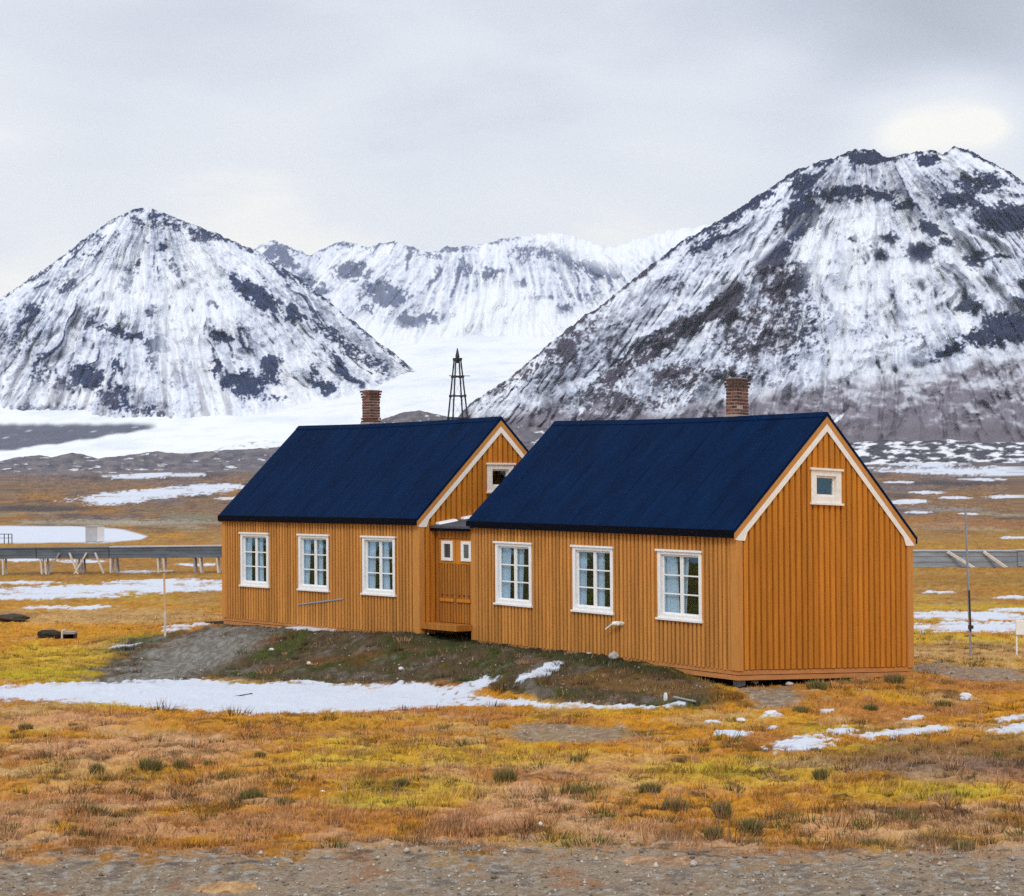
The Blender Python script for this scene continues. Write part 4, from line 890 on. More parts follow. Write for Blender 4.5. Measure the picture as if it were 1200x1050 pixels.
    core = MB(sh); core.box(m - hw + .012, m + hw - .012, C - hw + .012, C + hw - .012, base, ht - .005)
    ch = core.build('chimney', M['mortar'], root)
    bk = MB(sh); cap = MB(sh)
    zc = base; row = 0; bh = .068
    while zc < ht - .02:
        up = ht - zc
        g = .035 if up < .16 else (.018 if up < .23 else 0)
        if chim_seed == 1 and zc < ZR + .10: g = .02
        H = hw + g; mb = cap if up < .23 else bk
        for side in range(4):
            nb = 2; off = .5 if row % 2 else 0
            ed = [0] + [(k + .5 + off / 2) / 2.0 - .0 for k in range(nb - (1 if off else 0))] + [1]
            ed = [0, .5, 1] if not off else [0, .26, .76, 1]
            for e0, e1 in zip(ed[:-1], ed[1:]):
                s0 = -H + 2 * H * e0 + .010; s1 = -H + 2 * H * e1 - .010; pr = rs.uniform(-.004, .006)
                if rs.random() < .06: continue
                if side == 0: mb.box(m + s0, m + s1, C - H - pr, C - hw + .013, zc + .011, zc + bh - .011)
                elif side == 1: mb.box(m + s0, m + s1, C + hw - .013, C + H + pr, zc + .011, zc + bh - .011)
                elif side == 2: mb.box(m - H - pr, m - hw + .013, C + s0 * .93, C + s1 * .93, zc + .011, zc + bh - .011)
                else: mb.box(m + hw - .013, m + H + pr, C + s0 * .93, C + s1 * .93, zc + .011, zc + bh - .011)
        zc += bh; row += 1
    bk.build('brickwork', M['brick'], ch); cap.build('chimney_cap', M['brick_dark'] if chim_seed == 2 else M['brick'], ch)
    fl = MB(sh); F = hw + .03
    fl.box(m - F, m + F, C - F, C + F, ZR - .40, ZR + .022); fl.build('flashing', M['lead'], ch)
    return root

RW = [(-7.558, -6.267), (-4.856, -3.557), (-2.188, -.911)]
LW = [(-7.447, -6.158), (-4.806, -3.523), (-2.136, -.861)]
GW = (1.87, 2.665, 3.31, 3.985)
houseR = build_house('wooden_house', R_O, R_A, R_SH, R_LEN, RW, GW, 864, 443, 'nearer ochre board house with full gable facing us and white vent pipe on its wall', 2)
houseL = build_house('wooden_house', L_O, L_A, L_SH, L_LEN, LW, (1.9, 2.66, 3.33, 4.0), 435, 457, 'farther ochre board house behind the porch, a thin grey bar fixed across its wall', 1)

# vent pipe on the nearer house
x, z = on_wall(R_O, R_A, R_SH, 731, 731)
v = MB(R_SH); v.bar((x, -.02, z), (x, -.16, z + .01), .045, n=10); v.bar((x, -.14, z + .01), (x - .13, -.17, z - .005), .045, .04, n=10); v.bar((x - .12, -.17, z), (x - .36, -.17, z - .13), .018, n=8)
v.build('vent_pipe', M['white'], houseR)
# thin bar across the farther house
xa, za = on_wall(L_O, L_A, L_SH, 352, 708.5); xb, zb = on_wall(L_O, L_A, L_SH, 405, 702)
v = MB(L_SH); v.bar((xa, -.05, za), (xb, -.05, zb), .022, n=8); v.bar((xa + .12, -.02, za + .01), (xa + .12, -.05, za + .01), .018); v.bar((xb - .12, -.02, zb - .01), (xb - .12, -.05, zb - .01), .018)
v.build('wall_bar', M['greymetal'], houseL)

# ------------------------------------------------------------------ porch between the houses (local frame of the farther house)
porch = empty('porch', tuple(L_O), L_A, label='low entrance porch with double plank door and snowy lean-to roof joining both houses', category='porch')
PY0 = .42; XE = 1.34
w = MB(L_SH)
w.box(.03, XE, PY0 + .07, PY0 + .10, .32, 2.50)
w.box(.03, .14, PY0 + .001, PY0 + .069, .32, 2.50); w.box(.141, XE, PY0 + .001, PY0 + .069, 2.32, 2.50)
for i in range(9):
    x0 = .16 + i * .13; w.box(x0, x0 + .085, PY0 - .02, PY0, 2.33, 2.49)
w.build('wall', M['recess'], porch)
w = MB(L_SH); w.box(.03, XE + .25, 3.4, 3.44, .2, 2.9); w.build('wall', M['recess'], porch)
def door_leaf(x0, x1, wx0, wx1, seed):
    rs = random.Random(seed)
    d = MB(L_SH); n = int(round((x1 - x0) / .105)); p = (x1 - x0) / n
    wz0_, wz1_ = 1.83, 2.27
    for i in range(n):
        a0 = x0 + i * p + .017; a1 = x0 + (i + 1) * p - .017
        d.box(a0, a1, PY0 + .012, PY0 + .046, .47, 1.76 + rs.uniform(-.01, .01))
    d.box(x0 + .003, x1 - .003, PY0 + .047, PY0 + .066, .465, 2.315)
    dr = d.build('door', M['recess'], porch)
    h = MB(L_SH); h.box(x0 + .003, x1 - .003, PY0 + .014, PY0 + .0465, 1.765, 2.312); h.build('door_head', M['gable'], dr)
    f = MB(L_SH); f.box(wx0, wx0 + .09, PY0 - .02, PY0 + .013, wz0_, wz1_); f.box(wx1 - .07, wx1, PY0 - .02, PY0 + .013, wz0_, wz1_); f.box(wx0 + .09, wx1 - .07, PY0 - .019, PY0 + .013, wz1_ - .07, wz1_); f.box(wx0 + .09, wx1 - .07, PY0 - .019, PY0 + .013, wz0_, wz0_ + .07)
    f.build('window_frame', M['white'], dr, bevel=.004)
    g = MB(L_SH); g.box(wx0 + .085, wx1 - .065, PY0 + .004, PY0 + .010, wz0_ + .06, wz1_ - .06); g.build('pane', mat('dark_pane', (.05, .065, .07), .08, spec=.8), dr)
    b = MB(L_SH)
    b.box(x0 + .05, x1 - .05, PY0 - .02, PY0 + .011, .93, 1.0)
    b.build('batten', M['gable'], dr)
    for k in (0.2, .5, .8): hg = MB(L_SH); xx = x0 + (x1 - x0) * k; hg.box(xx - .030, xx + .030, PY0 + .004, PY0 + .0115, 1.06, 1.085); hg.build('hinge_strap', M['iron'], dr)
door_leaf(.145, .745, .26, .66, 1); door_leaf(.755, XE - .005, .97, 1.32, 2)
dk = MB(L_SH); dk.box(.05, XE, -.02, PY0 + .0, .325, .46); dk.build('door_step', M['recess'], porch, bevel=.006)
# lean-to roof sloping toward us, with a rim of snow
def lean(x0, x1, y0, y1, z0, z1, th):
    m = MB(L_SH); m.add([(x0, y0, z0), (x1, y0, z0), (x1, y1, z1), (x0, y1, z1), (x0, y0, z0 - th), (x1, y0, z0 - th), (x1, y1, z1 - th), (x0, y1, z1 - th)], [(0, 1, 2, 3), (7, 6, 5, 4), (0, 4, 5, 1), (1, 5, 6, 2), (2, 6, 7, 3), (3, 7, 4, 0)]); return m
prf = lean(.03, XE + .1, PY0 - .16, 3.2, 2.60, 3.05, .05).build('roof', M['greyfelt'], porch)
e = MB(L_SH); e.box(.03, XE + .02, PY0 - .15, PY0 - .12, 2.49, 2.549); e.build('eave_board', M['blackedge'], porch)
s = MB(L_SH); nn = 26
rs = random.Random(5)
for i in range(nn):
    xa = .035; ya = PY0 + .0 + i * .1; k = .10 + .09 * rs.random(); zz = lambda y: 2.60 + (3.05 - 2.60) * (y - PY0 + .16) / (3.2 - PY0 + .16)
    if 0.15 < math.sin(i * .9) + .8: s.add([(xa, ya, zz(ya) + .003), (xa + k, ya, zz(ya) + .003), (xa + k * 1.1, ya + .1, zz(ya + .1) + .003), (xa, ya + .1, zz(ya + .1) + .003), (xa, ya, zz(ya) + .05), (xa + k * .7, ya, zz(ya) + .04), (xa + k * .7, ya + .1, zz(ya + .1) + .04), (xa, ya + .1, zz(ya + .1) + .05)], [(0, 3, 2, 1), (4, 5, 6, 7), (0, 1, 5, 4), (1, 2, 6, 5), (2, 3, 7, 6), (3, 0, 4, 7)])
s.build('snow_rim', M['snow'], prf)

# ------------------------------------------------------------------ lattice mast behind the farther house
Ym = 560.; bx, by, bz = (float(q) for q in at(537, 562, Ym)); bz = float(ground_z(bx, by)); tz = float(at(537, 408, Ym)[2])
mast = empty('lattice_mast', (bx, by, bz), .35, label='tall dark iron lattice mast rising behind the farther house roof', category='mast')
H = tz - bz; px_m = Ym / FPX
def half(z): # half width at height z above base
    t = z / H; return (3.9 * (1 - t / .93) + 2.9 * px_m * (t / .93)) if t < .93 else 2.9 * px_m * max(0, (1 - (t - .93) / .05)) + .05
zl = [float(at(537, p, Ym)[2]) - bz for p in (490, 464, 441.5, 421)]
levels = [0, zl[0] * .33, zl[0] * .66, zl[0], zl[1], zl[2], zl[3]]
ztopleg = zl[3]
for sx, sy in ((-1, -1), (1, -1), (1, 1), (-1, 1)):
    l = MB(); l.bar((sx * half(0), sy * half(0), 0), (sx * half(ztopleg), sy * half(ztopleg), ztopleg), .27, .22, n=6); l.bar((sx * half(ztopleg), sy * half(ztopleg), ztopleg), (0, 0, H - 2.6), .2, .16, n=6); l.build('leg', M['iron'], mast)
for z in levels[1:]:
    h = half(z); g = MB()
    for (a0, b0), (a1, b1) in (((-1, -1), (1, -1)), ((1, -1), (1, 1)), ((1, 1), (-1, 1)), ((-1, 1), (-1, -1))): g.bar((a0 * h, b0 * h, z), (a1 * h, b1 * h, z), .17, n=5)
    for sx, sy in ((-1, -1), (1, -1), (1, 1), (-1, 1)): g.box(sx * h - .33, sx * h + .33, sy * h - .33, sy * h + .33, z - .35, z + .35)
    g.build('ring_frame', M['iron'], mast)
g = MB(); h = half(zl[2]); g.bar((-h * 2.6, -h, zl[2] + .2), (h * 2.9, -h, zl[2] + .2), .1, n=5); g.build('cross_arm', M['iron'], mast)
g = MB()
for z0, z1 in zip(levels[:-1], levels[1:]):
    a0, a1 = half(z0), half(z1)
    for (c0, d0), (c1, d1) in (((-1, -1), (1, -1)), ((1, -1), (1, 1)), ((1, 1), (-1, 1)), ((-1, 1), (-1, -1))):
        g.bar((c0 * a0, d0 * a0, z0), (c1 * a1, d1 * a1, z1), .028, n=4)
g.build('bracing_rod', M['iron'], mast)
g = MB(); g.bar((0, 0, H - 4.2), (0, 0, H - 2.2), .35, .62, n=8); g.bar((0, 0, H - 2.2), (0, 0, H), .62, .12, n=8); g.build('mast_head', M['iron'], mast)

# ------------------------------------------------------------------ raised pipe trestle behind the houses
Yt = 88.
def tz_(px, py): return at(px, py, Yt)
P0 = [float(q) for q in tz_(-260, 648)]; P1 = [float(q) for q in tz_(1460, 655)]
tr = empty('pipe_trestle', (P0[0], P0[1], 0), math.atan2(P1[1] - P0[1], P1[0] - P0[0]), label='long weathered timber pipe trestle on short legs running behind both houses', category='trestle')
TL = P1[0] - P0[0]
def tx(px): return float(tz_(px, 648)[0]) - P0[0]
def zt_(px): return float(tz_(px, np.interp(px, [-300, 0, 262, 1068, 1500], [645.5, 643, 640, 645.5, 646]))[2])
def zb_(px): return float(tz_(px, np.interp(px, [-300, 0, 262, 1068, 1500], [657, 654.5, 653, 664.5, 662.5]))[2])
edges = [-260, -130, 45, 130, 262, 420, 600, 800, 950, 1068, 1190, 1320, 1460]
rs = random.Random(3)
for e0, e1 in zip(edges[:-1], edges[1:]):
    t = MB(); j = rs.uniform(-.02, .02)
    x0, x1 = tx(e0), tx(e1) - .03
    za, zb2 = zb_(e0) + j, zb_(e1) + j; ta, tb = zt_(e0) + j, zt_(e1) + j
    n = 3
    for k in range(n):
        f0, f1 = k / n + .01, (k + 1) / n - .01
        t.add([(x0, -.35, za + (ta - za) * f0), (x1, -.35, zb2 + (tb - zb2) * f0), (x1, .35, zb2 + (tb - zb2) * f0), (x0, .35, za + (ta - za) * f0), (x0, -.35, za + (ta - za) * f1), (x1, -.35, zb2 + (tb - zb2) * f1), (x1, .35, zb2 + (tb - zb2) * f1), (x0, .35, za + (ta - za) * f1)],
              [(0, 3, 2, 1), (4, 5, 6, 7), (0, 1, 5, 4), (1, 2, 6, 5), (2, 3, 7, 6), (3, 0, 4, 7)])
    tb_ = t.build('trough', M['deckside'] if e0 < 900 else M['paletrough'], tr)
    lid = MB(); lid.add([(x0, -.40, ta), (x1, -.40, tb), (x1, .40, tb), (x0, .40, ta), (x0, -.40, ta + .045), (x1, -.40, tb + .045), (x1, .40, tb + .045), (x0, .40, ta + .045)], [(0, 3, 2, 1), (4, 5, 6, 7), (0, 1, 5, 4), (1, 2, 6, 5), (2, 3, 7, 6), (3, 0, 4, 7)])
    lid.build('lid', M['decktop'] if e0 >= 130 and e1 < 300 or e0 > 1000 else M['deckside'], tb_)
def gz(px, yo=0): return float(ground_z(P0[0] + tx(px), P0[1] + yo)) - .06
legs = [(1, 1), (5, 5.5), (49, 51), (54, 56), (91, 92), (97, 99), (131, 131), (136, 138), (186, 187), (193, 193.5), (228, 230), (235, 237), (255, 257), (-40, -40), (-46, -46), (-90, -90), (-96, -96), (1075, 1075), (1084, 1086), (1118, 1120), (1125, 1127), (1190, 1190), (1197, 1197), (1240, 1240), (1246, 1246), (1290, 1290), (1340, 1340)] + [(q, q) for q in range(300, 1060, 45)]
for a_, b_ in legs:
    lm = M['paleboard'] if rs.random() < .7 else M['greyboard']
    for yy in (-.28, .28): l = MB(); l.bar((tx(b_), yy, gz(b_, yy)), (tx(a_), yy, zb_(a_) + .02), .055, square=True); l.build('leg', lm, tr)
for a_, b_, c_ in ((72, 59, 0), (84, 95, 1), (104, 89, 1), (114, 125, 1), (1108, 1136, 2), (1150, 1173, 2)):
    top_z = zb_(a_) + .25 if c_ < 2 else zt_(a_) - .02
    l = MB(); l.bar((tx(a_), -.45, top_z), (tx(b_), -.55 if c_ < 2 else -1.2, gz(b_, -.55 if c_ < 2 else -1.2)), (.05 if c_ < 2 else .075), square=True); l.build('brace', M['paleboard'] if c_ >= 1 else M['greyboard'], tr)

# ------------------------------------------------------------------ small things on the plain
def P3(px, py): return gp(px, py)
x, y, z = P3(112, 635.5)
s_ = y / FPX
shed = empty('utility_hut', (x, y, z), math.radians(-18), label='small grey and white box hut by the frozen lake behind the trestle', category='hut')
b = MB(); hw_ = 9.2 * s_; b.box(-hw_, hw_ * .75, -hw_ * .8, hw_ * .8, .05, 18.5 * s_); b.build('body', M['shedgrey'], shed)
b = MB(); b.box(-hw_ - .05, hw_ * .75 + .05, -hw_ * .8 - .05, hw_ * .8 + .05, 18.5 * s_ + .003, 19.4 * s_); b.build('roof', M['decktop'], shed)
b = MB(); b.box(hw_ * .75 + .002, hw_ * .75 + .03, -hw_ * .8, hw_ * .8, .05, 18.4 * s_); b.build('end_panel', M['white'], shed)
b = MB(); b.box(-hw_ * .99, hw_ * .74, -hw_ * .8 + .02, hw_ * .8 - .02, -.15, .047); b.build('skid', M['greyboard'], shed)

x, y, z = P3(5, 637); s_ = y / FPX
rl = empty('railing', (x, y, z), 0, label='small dark railing frame at the lake edge, far left', category='railing')
for q in (-12, -6, 0, 5, 9):
    b = MB(); b.bar((q * s_, 0, -.1), (q * s_, 0, 11 * s_), .035, square=True); b.build('post', M['iron'], rl)
b = MB(); b.bar((-12 * s_, 0, 11 * s_), (9 * s_, 0, 11 * s_), .03, square=True); b.bar((-12 * s_, 0, 6.5 * s_), (9 * s_, 0, 6.5 * s_), .02, square=True); b.build('rail', M['iron'], rl)

x, y, z = P3(193.5, 746); s_ = y / FPX
tp = empty('wooden_post', (x, y, z), .1, label='slim pale wooden post with short crossbar left of the farther house', category='post')
b = MB(); b.bar((0, 0, -.15), (.0, 0, 30 * s_), 1.8 * s_, square=True); b.build('post_foot', M['paleboard'], tp)
b = MB(); b.bar((.0, 0, 30 * s_ + .002), (-.02, 0, 81 * s_), 1.55 * s_, square=True); b.build('post_shaft', M['tanpost'], tp)
b = MB(); b.bar((-9 * s_, -.05, 76.5 * s_), (10 * s_, -.05, 77 * s_), .9 * s_, square=True); b.build('crossbar', M['paleboard'], tp)

x, y, z = P3(1138, 770); s_ = y / FPX
gpole = empty('marker_pole', (x, y, z), 0, label='thin grey pole with dark lower splice right of the nearer house', category='pole')
b = MB(); b.bar((0, 0, -.2), (-2 * s_, 0, 62 * s_), 1.7 * s_, 1.5 * s_, n=8); b.build('pole_foot', M['greyboard'], gpole)
b = MB(); b.bar((-.5 * s_, -1.9 * s_, 30 * s_), (-2 * s_, -1.9 * s_, 78 * s_), 1.1 * s_, n=8); b.box(-3 * s_, 2.5 * s_, -3.2 * s_, 1.4 * s_, 33 * s_, 37 * s_); b.build('splice', M['iron'], gpole)
b = MB(); b.bar((-2 * s_, 0, 62 * s_), (-5 * s_, 0, 178 * s_), 1.6 * s_, 1.1 * s_, n=8); b.build('pole_shaft', M['greymetal'], gpole)
b = MB(); b.bar((-4.2 * s_, 0, 150 * s_), (60 * s_, 40 * s_, 70 * s_), .12 * s_, n=4); b.bar((60 * s_, 40 * s_, 70 * s_), (95 * s_, 60 * s_, -4 * s_), .12 * s_, n=4); b.build('stay_wire', M['iron'], gpole)

x, y, z = P3(1196, 768); s_ = y / FPX
wb = empty('marker_board', (x, y, z), .1, label='white board on two white legs at the far right edge', category='board')
for q in (-4.2, 7):
    b = MB(); b.bar((q * s_, .02, -.15), (q * s_, .02, 40 * s_), 1.1 * s_, square=True); b.build('leg', M['white'], wb)
b = MB(); b.box(-6 * s_, 10 * s_, -.05, 0, 24 * s_, 41 * s_); b.build('panel', M['white'], wb, bevel=.01)

x, y, z = P3(82, 748); s_ = y / FPX
cb = empty('drain_box', (x, y, z), .05, label='open timber drain box sunk in the dark hollow on the left', category='drain')
b = MB(); b.box(-8.5 * s_, -6.5 * s_, -.25, .25, -.25, 10 * s_); b.build('post', M['paleboard'], cb)
b = MB(); b.box(-6.4 * s_, 7 * s_, -.25, .22, 5.5 * s_, 8 * s_); b.build('lintel', M['greyboard'], cb)
b = MB(); b.box(5.5 * s_, 7 * s_, -.2, .2, -.25, 5.4 * s_); b.box(-6.4 * s_, 5.4 * s_, .1, .2, -.25, 5.4 * s_); b.build('side_plank', M['soil'], cb)
def lump(mb, cx, cy, cz, rx, ry, rz, seed, n=2):
    import bmesh
    bm = bmesh.new(); bmesh.ops.create_icosphere(bm, subdivisions=n, radius=1)
    r_ = random.Random(seed); off = [r_.uniform(-9, 9) for _ in range(3)]
    vs = []
    for v in bm.verts:
        k = 1 + .28 * float(perlin(v.co.x * 1.6 + off[0], v.co.y * 1.6 + v.co.z * 1.9 + off[1], 5)) + .12 * float(perlin(v.co.x * 4 + off[2], v.co.z * 4 + v.co.y * 3, 8))
        vs.append((cx + v.co.x * rx * k, cy + v.co.y * ry * k, cz + v.co.z * rz * k))
    mb.add(vs, [tuple(v.index for v in f.verts) for f in bm.faces]); bm.free()

x, y, z = P3(62, 748); s_ = y / FPX
b = MB(); lump(b, x - cb.location.x - 3 * s_, y - cb.location.y + .15, z - cb.location.z + 3 * s_, 17 * s_, .22, 5.5 * s_, 41, 3); lump(b, x - cb.location.x - 8 * s_, y - cb.location.y + .3, z - cb.location.z + 6 * s_, 12 * s_, .25, 3 * s_, 43, 3)
b.build('soil_face', M['soil'], cb)
x, y, z = P3(14, 728); s_ = y / FPX
b = MB(); lump(b, 0, 0, 3 * s_, 20 * s_, .3, 5 * s_, 47, 3)
o_ = b.build('soil_bank', mat('peaty_soil', (.05, .036, .022), .95, .4, 9, bump=.6), None, label='dark eroded peat bank at the far left edge above the drain', category='bank'); o_.location = (x, y, z); o_.rotation_euler = (0, 0, .1 - cb.rotation_euler.z)
# stones and planks one can point at
STONES = [(719, 772, 6, 5, 'stone', 'pale grey stone lying under the middle wall of the nearer house'),
          (690, 768, 3.4, 2.4, 'stone', 'little grey stone at the wall foot left of the pale stone'),
          (810, 786, 3.4, 2.2, 'whitestone', 'small white stone in the shadow below the near house corner'),
          (904, 838, 8, 3.6, 'whitestone', 'flat white boulder on the gravel patch right of the log'),
          (868, 846, 6, 3, 'whitestone', 'white stone left of the flat boulder near the gravel patch'),
          (1132, 817, 7, 3.2, 'whitestone', 'white stone in rusty grass right of the gable wall'),
          (884, 802, 4.6, 3.2, 'stone', 'grey stone on the bare gravel beside the near house corner'),
          (925, 803, 5, 2.4, 'stone', 'broad grey stone under the left half of the gable'),
          (470, 785, 3, 2.4, 'whitestone', 'small white stone on the dark slope below the porch'),
          (318, 763, 3.6, 2.2, 'whitestone', 'white stone in green moss below the farther house'),
          (362, 779, 2.8, 2.2, 'whitestone', 'tiny white stone on the slope above the big snow patch'),
          (693, 946, 3.2, 3.2, 'whitestone', 'white stone in pinkish grass in the middle foreground'),
          (633, 967, 3, 2.4, 'whitestone', 'white stone in rusty grass just above the road'),
          (813, 1014, 4.2, 3.4, 'stone', 'tan stone standing on the road edge right of centre'),
          (378, 929, 3.2, 1.8, 'whitestone', 'flat white stone in yellow moss left of centre')]
for i, (px, py, w_, h_, mt, lab) in enumerate(STONES):
    x, y, z = P3(px, py); s_ = y / FPX
    mb = MB(); lump(mb, 0, 0, h_ * s_ * .6, w_ * s_, w_ * s_ * .8, h_ * s_, i + 3)
    o_ = mb.build('stone', M[mt], None, label=lab, category='stone', group='loose stones'); o_.location = (x, y, z)
x, y, z = P3(780, 822); s_ = y / FPX
mb = MB(); lump(mb, 0, 0, 4 * s_, 2.6 * s_, 2.4 * s_, 6.2 * s_, 77)
o_ = mb.build('stone', M['whitestone'], None, label='upright white block stone beside the short grey log', category='stone', group='loose stones'); o_.location = (x, y, z)
x, y, z = P3(800, 822); s_ = y / FPX
mb = MB(); mb.bar((-9 * s_, .1, 4 * s_), (14 * s_, -.25, 1.2 * s_), 1.5 * s_, 1.1 * s_, n=8)
o_ = mb.build('log', M['greyboard'], None, label='short grey driftwood log beside the upright white stone', category='log'); o_.location = (x, y, z)
x, y, z = P3(283, 817); s_ = y / FPX
mb = MB(); mb.bar((-9 * s_, -.2, .6 * s_ + .02), (11 * s_, .2, 1.0 * s_ + .03), .5 * s_, .7 * s_, n=6)
o_ = mb.build('branch', M['soil'], None, label='dark stick lying on the big snow patch', category='stick'); o_.location = (x, y, z)

# dark green tufts one can point at
TUFTS = [(177, 903, 13, 16, 'largest of the dark green tufts on the left of the foreground'), (113, 908, 7, 14, 'upright dark green tuft left of the largest left tuft'), (212, 901, 9, 11, 'small dark green tuft right of the largest left tuft'),
         (592, 916, 13, 17, 'round dark green tuft alone near the middle foreground'), (295, 937, 13, 13, 'broad green tuft in yellow moss left of centre'), (335, 945, 11, 9, 'low flat tuft right of the broad moss tuft'),
         (470, 922, 8, 10, 'small bright green tuft left of the round middle tuft'), (245, 898, 6, 7, 'tiny green tuft on gold ground, third from the left group'), (305, 888, 6, 7, 'tiny tuft behind the broad moss tuft'), (30, 855, 8, 8, 'small brown green tuft near the left edge below the snow'),
         (672, 930, 15, 10, 'low dark tuft right of the round middle tuft'), (762, 930, 11, 14, 'loose green tuft under the gravel hump'), (791, 950, 14, 15, 'pale topped green tuft in the right foreground'), (847, 960, 9, 22, 'tallest tuft with straw coloured top in the right foreground'),
         (880, 975, 13, 15, 'dark green tuft right of the tallest tuft'), (836, 982, 10, 14, 'green tuft nearest to the road edge'), (962, 912, 9, 11, 'dark tuft right of the mauve hummock'), (675, 893, 7, 7, 'small dark tuft left of the gravel hump front'),
         (958, 808, 12, 12, 'dark green clump at the foot of the gable'), (1048, 800, 12, 11, 'green clump below the right gable corner'), (938, 835, 9, 8, 'green tuft on the gravel in front of the gable'), (776, 828, 8, 7, 'small green tuft left of the upright white stone'),
         (1020, 832, 9, 8, 'dark clump in front of the right gable corner'), (1105, 828, 10, 8, 'dark clump left of the white stone in rusty grass'), (1020, 992, 16, 10, 'wide brown green clump at lower right'), (1130, 995, 14, 10, 'brown clump near the lower right corner')]
for i, (px, py, w_, h_, lab) in enumerate(TUFTS):
    x, y, z = P3(px, py); s_ = y / FPX; n = 520
    r_ = np.random.default_rng(900 + i)
    rr_ = np.sqrt(r_.uniform(0, 1, n)) * w_ * s_ * .75; an = r_.uniform(0, 6.283, n); bx_ = rr_ * np.cos(an); by_ = rr_ * np.sin(an) * .8
    hh = h_ * s_ * (1.15 - .5 * (rr_ / (w_ * s_)) ** 2) * r_.uniform(.45, 1.1, n)
    lx_ = bx_ * .55 + r_.normal(0, .25, n) * hh; ly_ = by_ * .55 + r_.normal(0, .25, n) * hh; wd_ = r_.uniform(.006, .012, n)
    t_ = r_.uniform(0, 6.283, n)
    A = np.stack([bx_ - wd_ * np.cos(t_), by_ - wd_ * np.sin(t_), 0 * bx_ - .05], -1); B = np.stack([bx_ + wd_ * np.cos(t_), by_ + wd_ * np.sin(t_), 0 * bx_ - .05], -1); T = np.stack([bx_ + lx_, by_ + ly_, hh], -1)
    g_ = r_.uniform(0, 1, n)[:, None]; cc = np.array((.06, .075, .02)) * (1 - g_) + np.array((.22, .22, .05)) * g_
    straw = (r_.uniform(0, 1, n) < (.45 if 'straw' in lab or 'pale' in lab or 'brown' in lab else .25))[:, None]; cc = np.where(straw, STRAW * .8, cc)
    me = np_mesh('grass_tuft', np.stack([A, B, T], 1).reshape(-1, 3), np.arange(n * 3), 3, np.repeat(cc, 3, 0))
    if i == 0: TM = attr_mat('green_tuft', .7, 5, .1, 0, spec=.2)
    o_ = link('grass_tuft', me, TM, None, label=lab, category='grass tuft', group='dark green tufts in the grass'); o_.location = (x, y, z)

# ------------------------------------------------------------------ haze
def build_haze():
    b = MB(); b.box(-9000, 9000, -60, 9500, -6, 1100)
    m = bpy.data.materials.new('haze_air'); m.use_nodes = True; nt = m.node_tree; nt.nodes.clear()
    out = nt.nodes.new('ShaderNodeOutputMaterial'); v = nt.nodes.new('ShaderNodeVolumePrincipled')
    v.inputs['Color'].default_value = (.80, .88, 1, 1); v.inputs['Density'].default_value = 2.6e-5; v.inputs['Anisotropy'].default_value = 0
    nt.links.new(v.outputs['Volume'], out.inputs['Volume'])
    b.build('haze', m, None, kind='stuff', label='thin pale haze between the plain and the mountains', category='haze')
build_haze()

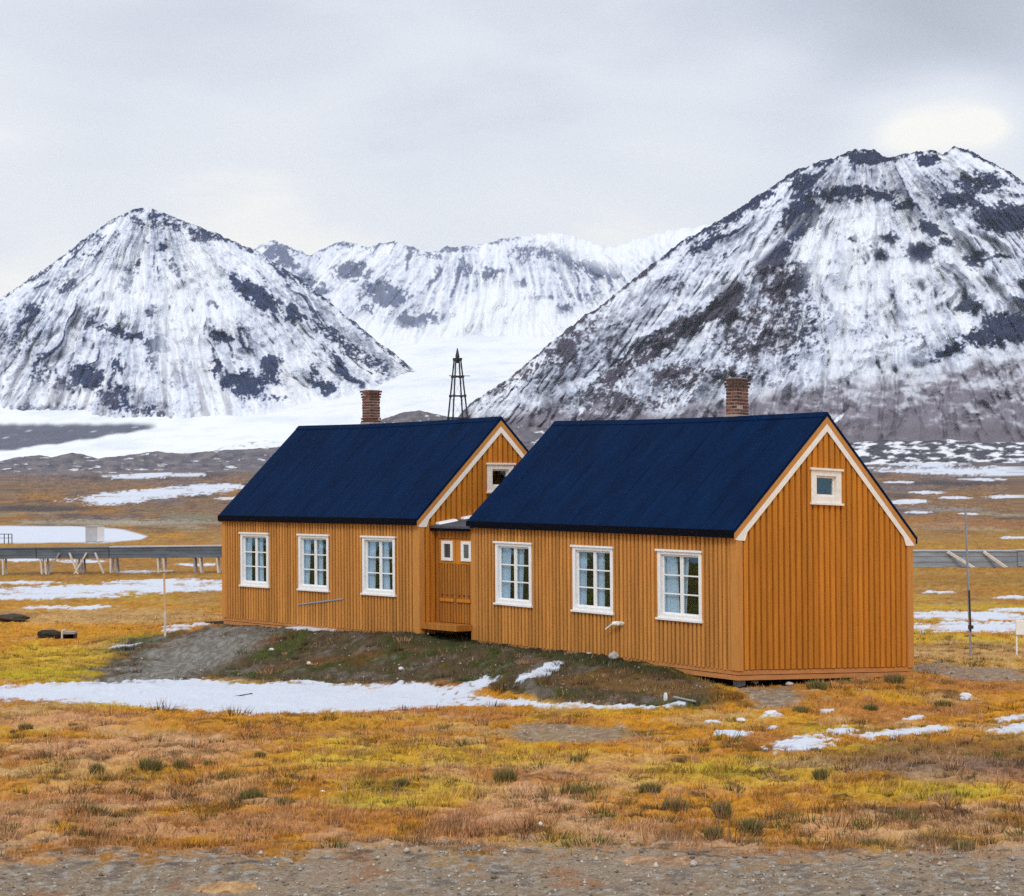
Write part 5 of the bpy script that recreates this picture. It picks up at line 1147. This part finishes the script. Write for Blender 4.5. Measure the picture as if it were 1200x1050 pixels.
# ------------------------------------------------------------------ sky, sun, camera
SUN_EL = math.radians(42); SUN_AZ = math.radians(-165)   # azimuth from +Y toward +X
def build_world():
    w = bpy.data.worlds.new('World'); scene.world = w; w.use_nodes = True; nt = w.node_tree; N = nt.nodes.new; L = nt.links.new
    bg = nt.nodes['Background']; bg.inputs['Strength'].default_value = .1
    sky = N('ShaderNodeTexSky'); sky.sky_type = 'NISHITA'; sky.sun_disc = False; sky.sun_elevation = SUN_EL; sky.sun_rotation = SUN_AZ
    tc = N('ShaderNodeTexCoord')
    mp = N('ShaderNodeMapping'); mp.inputs['Scale'].default_value = (5.5, 5.5, 17); L(tc.outputs['Generated'], mp.inputs['Vector'])
    n = N('ShaderNodeTexNoise'); n.inputs['Scale'].default_value = 1.0; n.inputs['Detail'].default_value = 7; n.inputs['Roughness'].default_value = .52; n.inputs['Distortion'].default_value = .35; L(mp.outputs['Vector'], n.inputs['Vector'])
    sp = N('ShaderNodeSeparateXYZ'); L(tc.outputs['Generated'], sp.inputs['Vector'])
    acc = None
    def addv(a, b_, op='ADD'):
        q = N('ShaderNodeMath'); q.operation = op
        for i, s in enumerate((a, b_)):
            if isinstance(s, (int, float)): q.inputs[i].default_value = s
            else: L(s, q.inputs[i])
        return q.outputs[0]
    def spot(px, py, rad, amt, sx=1.0):
        d = Vector(tuple(fwv + (px - 600) / FPX * r2 + (525 - py) / FPX * u2)).normalized()
        sub = N('ShaderNodeVectorMath'); sub.operation = 'SUBTRACT'; sub.inputs[1].default_value = d; L(tc.outputs['Generated'], sub.inputs[0])
        sc_ = N('ShaderNodeVectorMath'); sc_.operation = 'MULTIPLY'; sc_.inputs[1].default_value = (1 / sx, 1, 1); L(sub.outputs[0], sc_.inputs[0])
        ln = N('ShaderNodeVectorMath'); ln.operation = 'LENGTH'; L(sc_.outputs[0], ln.inputs[0])
        mr = N('ShaderNodeMapRange'); mr.interpolation_type = 'SMOOTHSTEP'; mr.inputs['From Min'].default_value = 0; mr.inputs['From Max'].default_value = rad / FPX; mr.inputs['To Min'].default_value = amt; mr.inputs['To Max'].default_value = 0
        L(ln.outputs['Value'], mr.inputs['Value']); return mr.outputs['Result']
    f = addv(n.outputs['Fac'], -.5); f = addv(f, .6, 'MULTIPLY'); f = addv(f, .79)
    hz = N('ShaderNodeMapRange'); hz.inputs['From Min'].default_value = .17; hz.inputs['From Max'].default_value = .06; hz.inputs['To Min'].default_value = 0; hz.inputs['To Max'].default_value = .16; L(sp.outputs['Z'], hz.inputs['Value']); f = addv(f, hz.outputs['Result'])
    for a in ((1085, 140, 85, .17, 1.6), (1140, 124, 70, .15, 1.5), (1052, 152, 50, .10, 1.4), (1165, 150, 40, .12, 1.3), (1105, 150, 110, .16, 1.8), (905, 70, 60, .10, 1.8), (1060, 30, 220, -.40, 1.8), (0, 160, 110, .10, 1.2), (560, 60, 420, -.06, 1.8), (120, 40, 260, -.10, 1.5), (800, 130, 120, .06, 1.5), (600, 240, 420, .05, 2.2), (80, 290, 250, .03, 1.6), (1200, 30, 200, -.10, 1.2)):
        f = addv(f, spot(*a))
    cr = N('ShaderNodeValToRGB'); e = cr.color_ramp.elements
    e[0].position = .15; e[0].color = (.37, .39, .45, 1); e[1].position = 1.05 if False else 1.0; e[1].color = (1.0, .985, .93, 1)
    m1 = e.new(.5); m1.color = (.57, .615, .71, 1); m2 = e.new(.75); m2.color = (.765, .80, .87, 1); m3 = e.new(.9); m3.color = (.84, .865, .91, 1)
    L(f, cr.inputs['Fac'])
    # overcast sky is brighter overhead
    up = N('ShaderNodeMapRange'); up.inputs['From Min'].default_value = .25; up.inputs['From Max'].default_value = 1; up.inputs['To Min'].default_value = 10.6; up.inputs['To Max'].default_value = 14; L(sp.outputs['Z'], up.inputs['Value'])
    vm = N('ShaderNodeVectorMath'); vm.operation = 'SCALE'; L(cr.outputs['Color'], vm.inputs[0]); L(up.outputs['Result'], vm.inputs['Scale'])
    mx = N('ShaderNodeMix'); mx.data_type = 'RGBA'; mx.inputs[0].default_value = .95; L(sky.outputs['Color'], mx.inputs[6]); L(vm.outputs['Vector'], mx.inputs[7])
    L(mx.outputs[2], bg.inputs['Color'])
build_world()
sd = bpy.data.lights.new('sun', 'SUN'); sd.energy = 1.1; sd.angle = math.radians(14); sd.color = (1, .96, .9)
so = bpy.data.objects.new('sun', sd); COL.objects.link(so)
d = Vector((math.sin(SUN_AZ) * math.cos(SUN_EL), math.cos(SUN_AZ) * math.cos(SUN_EL), math.sin(SUN_EL)))
so.rotation_euler = d.to_track_quat('Z', 'Y').to_euler(); so.location = (0, 0, 60)

cd = bpy.data.cameras.new('camera'); cd.sensor_width = 36; cd.sensor_fit = 'HORIZONTAL'; cd.lens = FPX / 1200 * 36; cd.clip_start = .5; cd.clip_end = 30000
co = bpy.data.objects.new('camera', cd); COL.objects.link(co)
mw = Matrix.Identity(4)
for i in range(3): mw[i][0] = r2[i]; mw[i][1] = u2[i]; mw[i][2] = -fwv[i]
mw[2][3] = CAMZ
co.matrix_world = mw
scene.camera = co
scene.view_settings.view_transform = 'Standard'; scene.view_settings.look = 'None'; scene.view_settings.exposure = 0; scene.view_settings.gamma = 1
scene.render.engine = 'CYCLES'
scene.cycles.use_denoising = False; scene.cycles.volume_bounces = 0; scene.cycles.max_bounces = 8; scene.cycles.transparent_max_bounces = 12
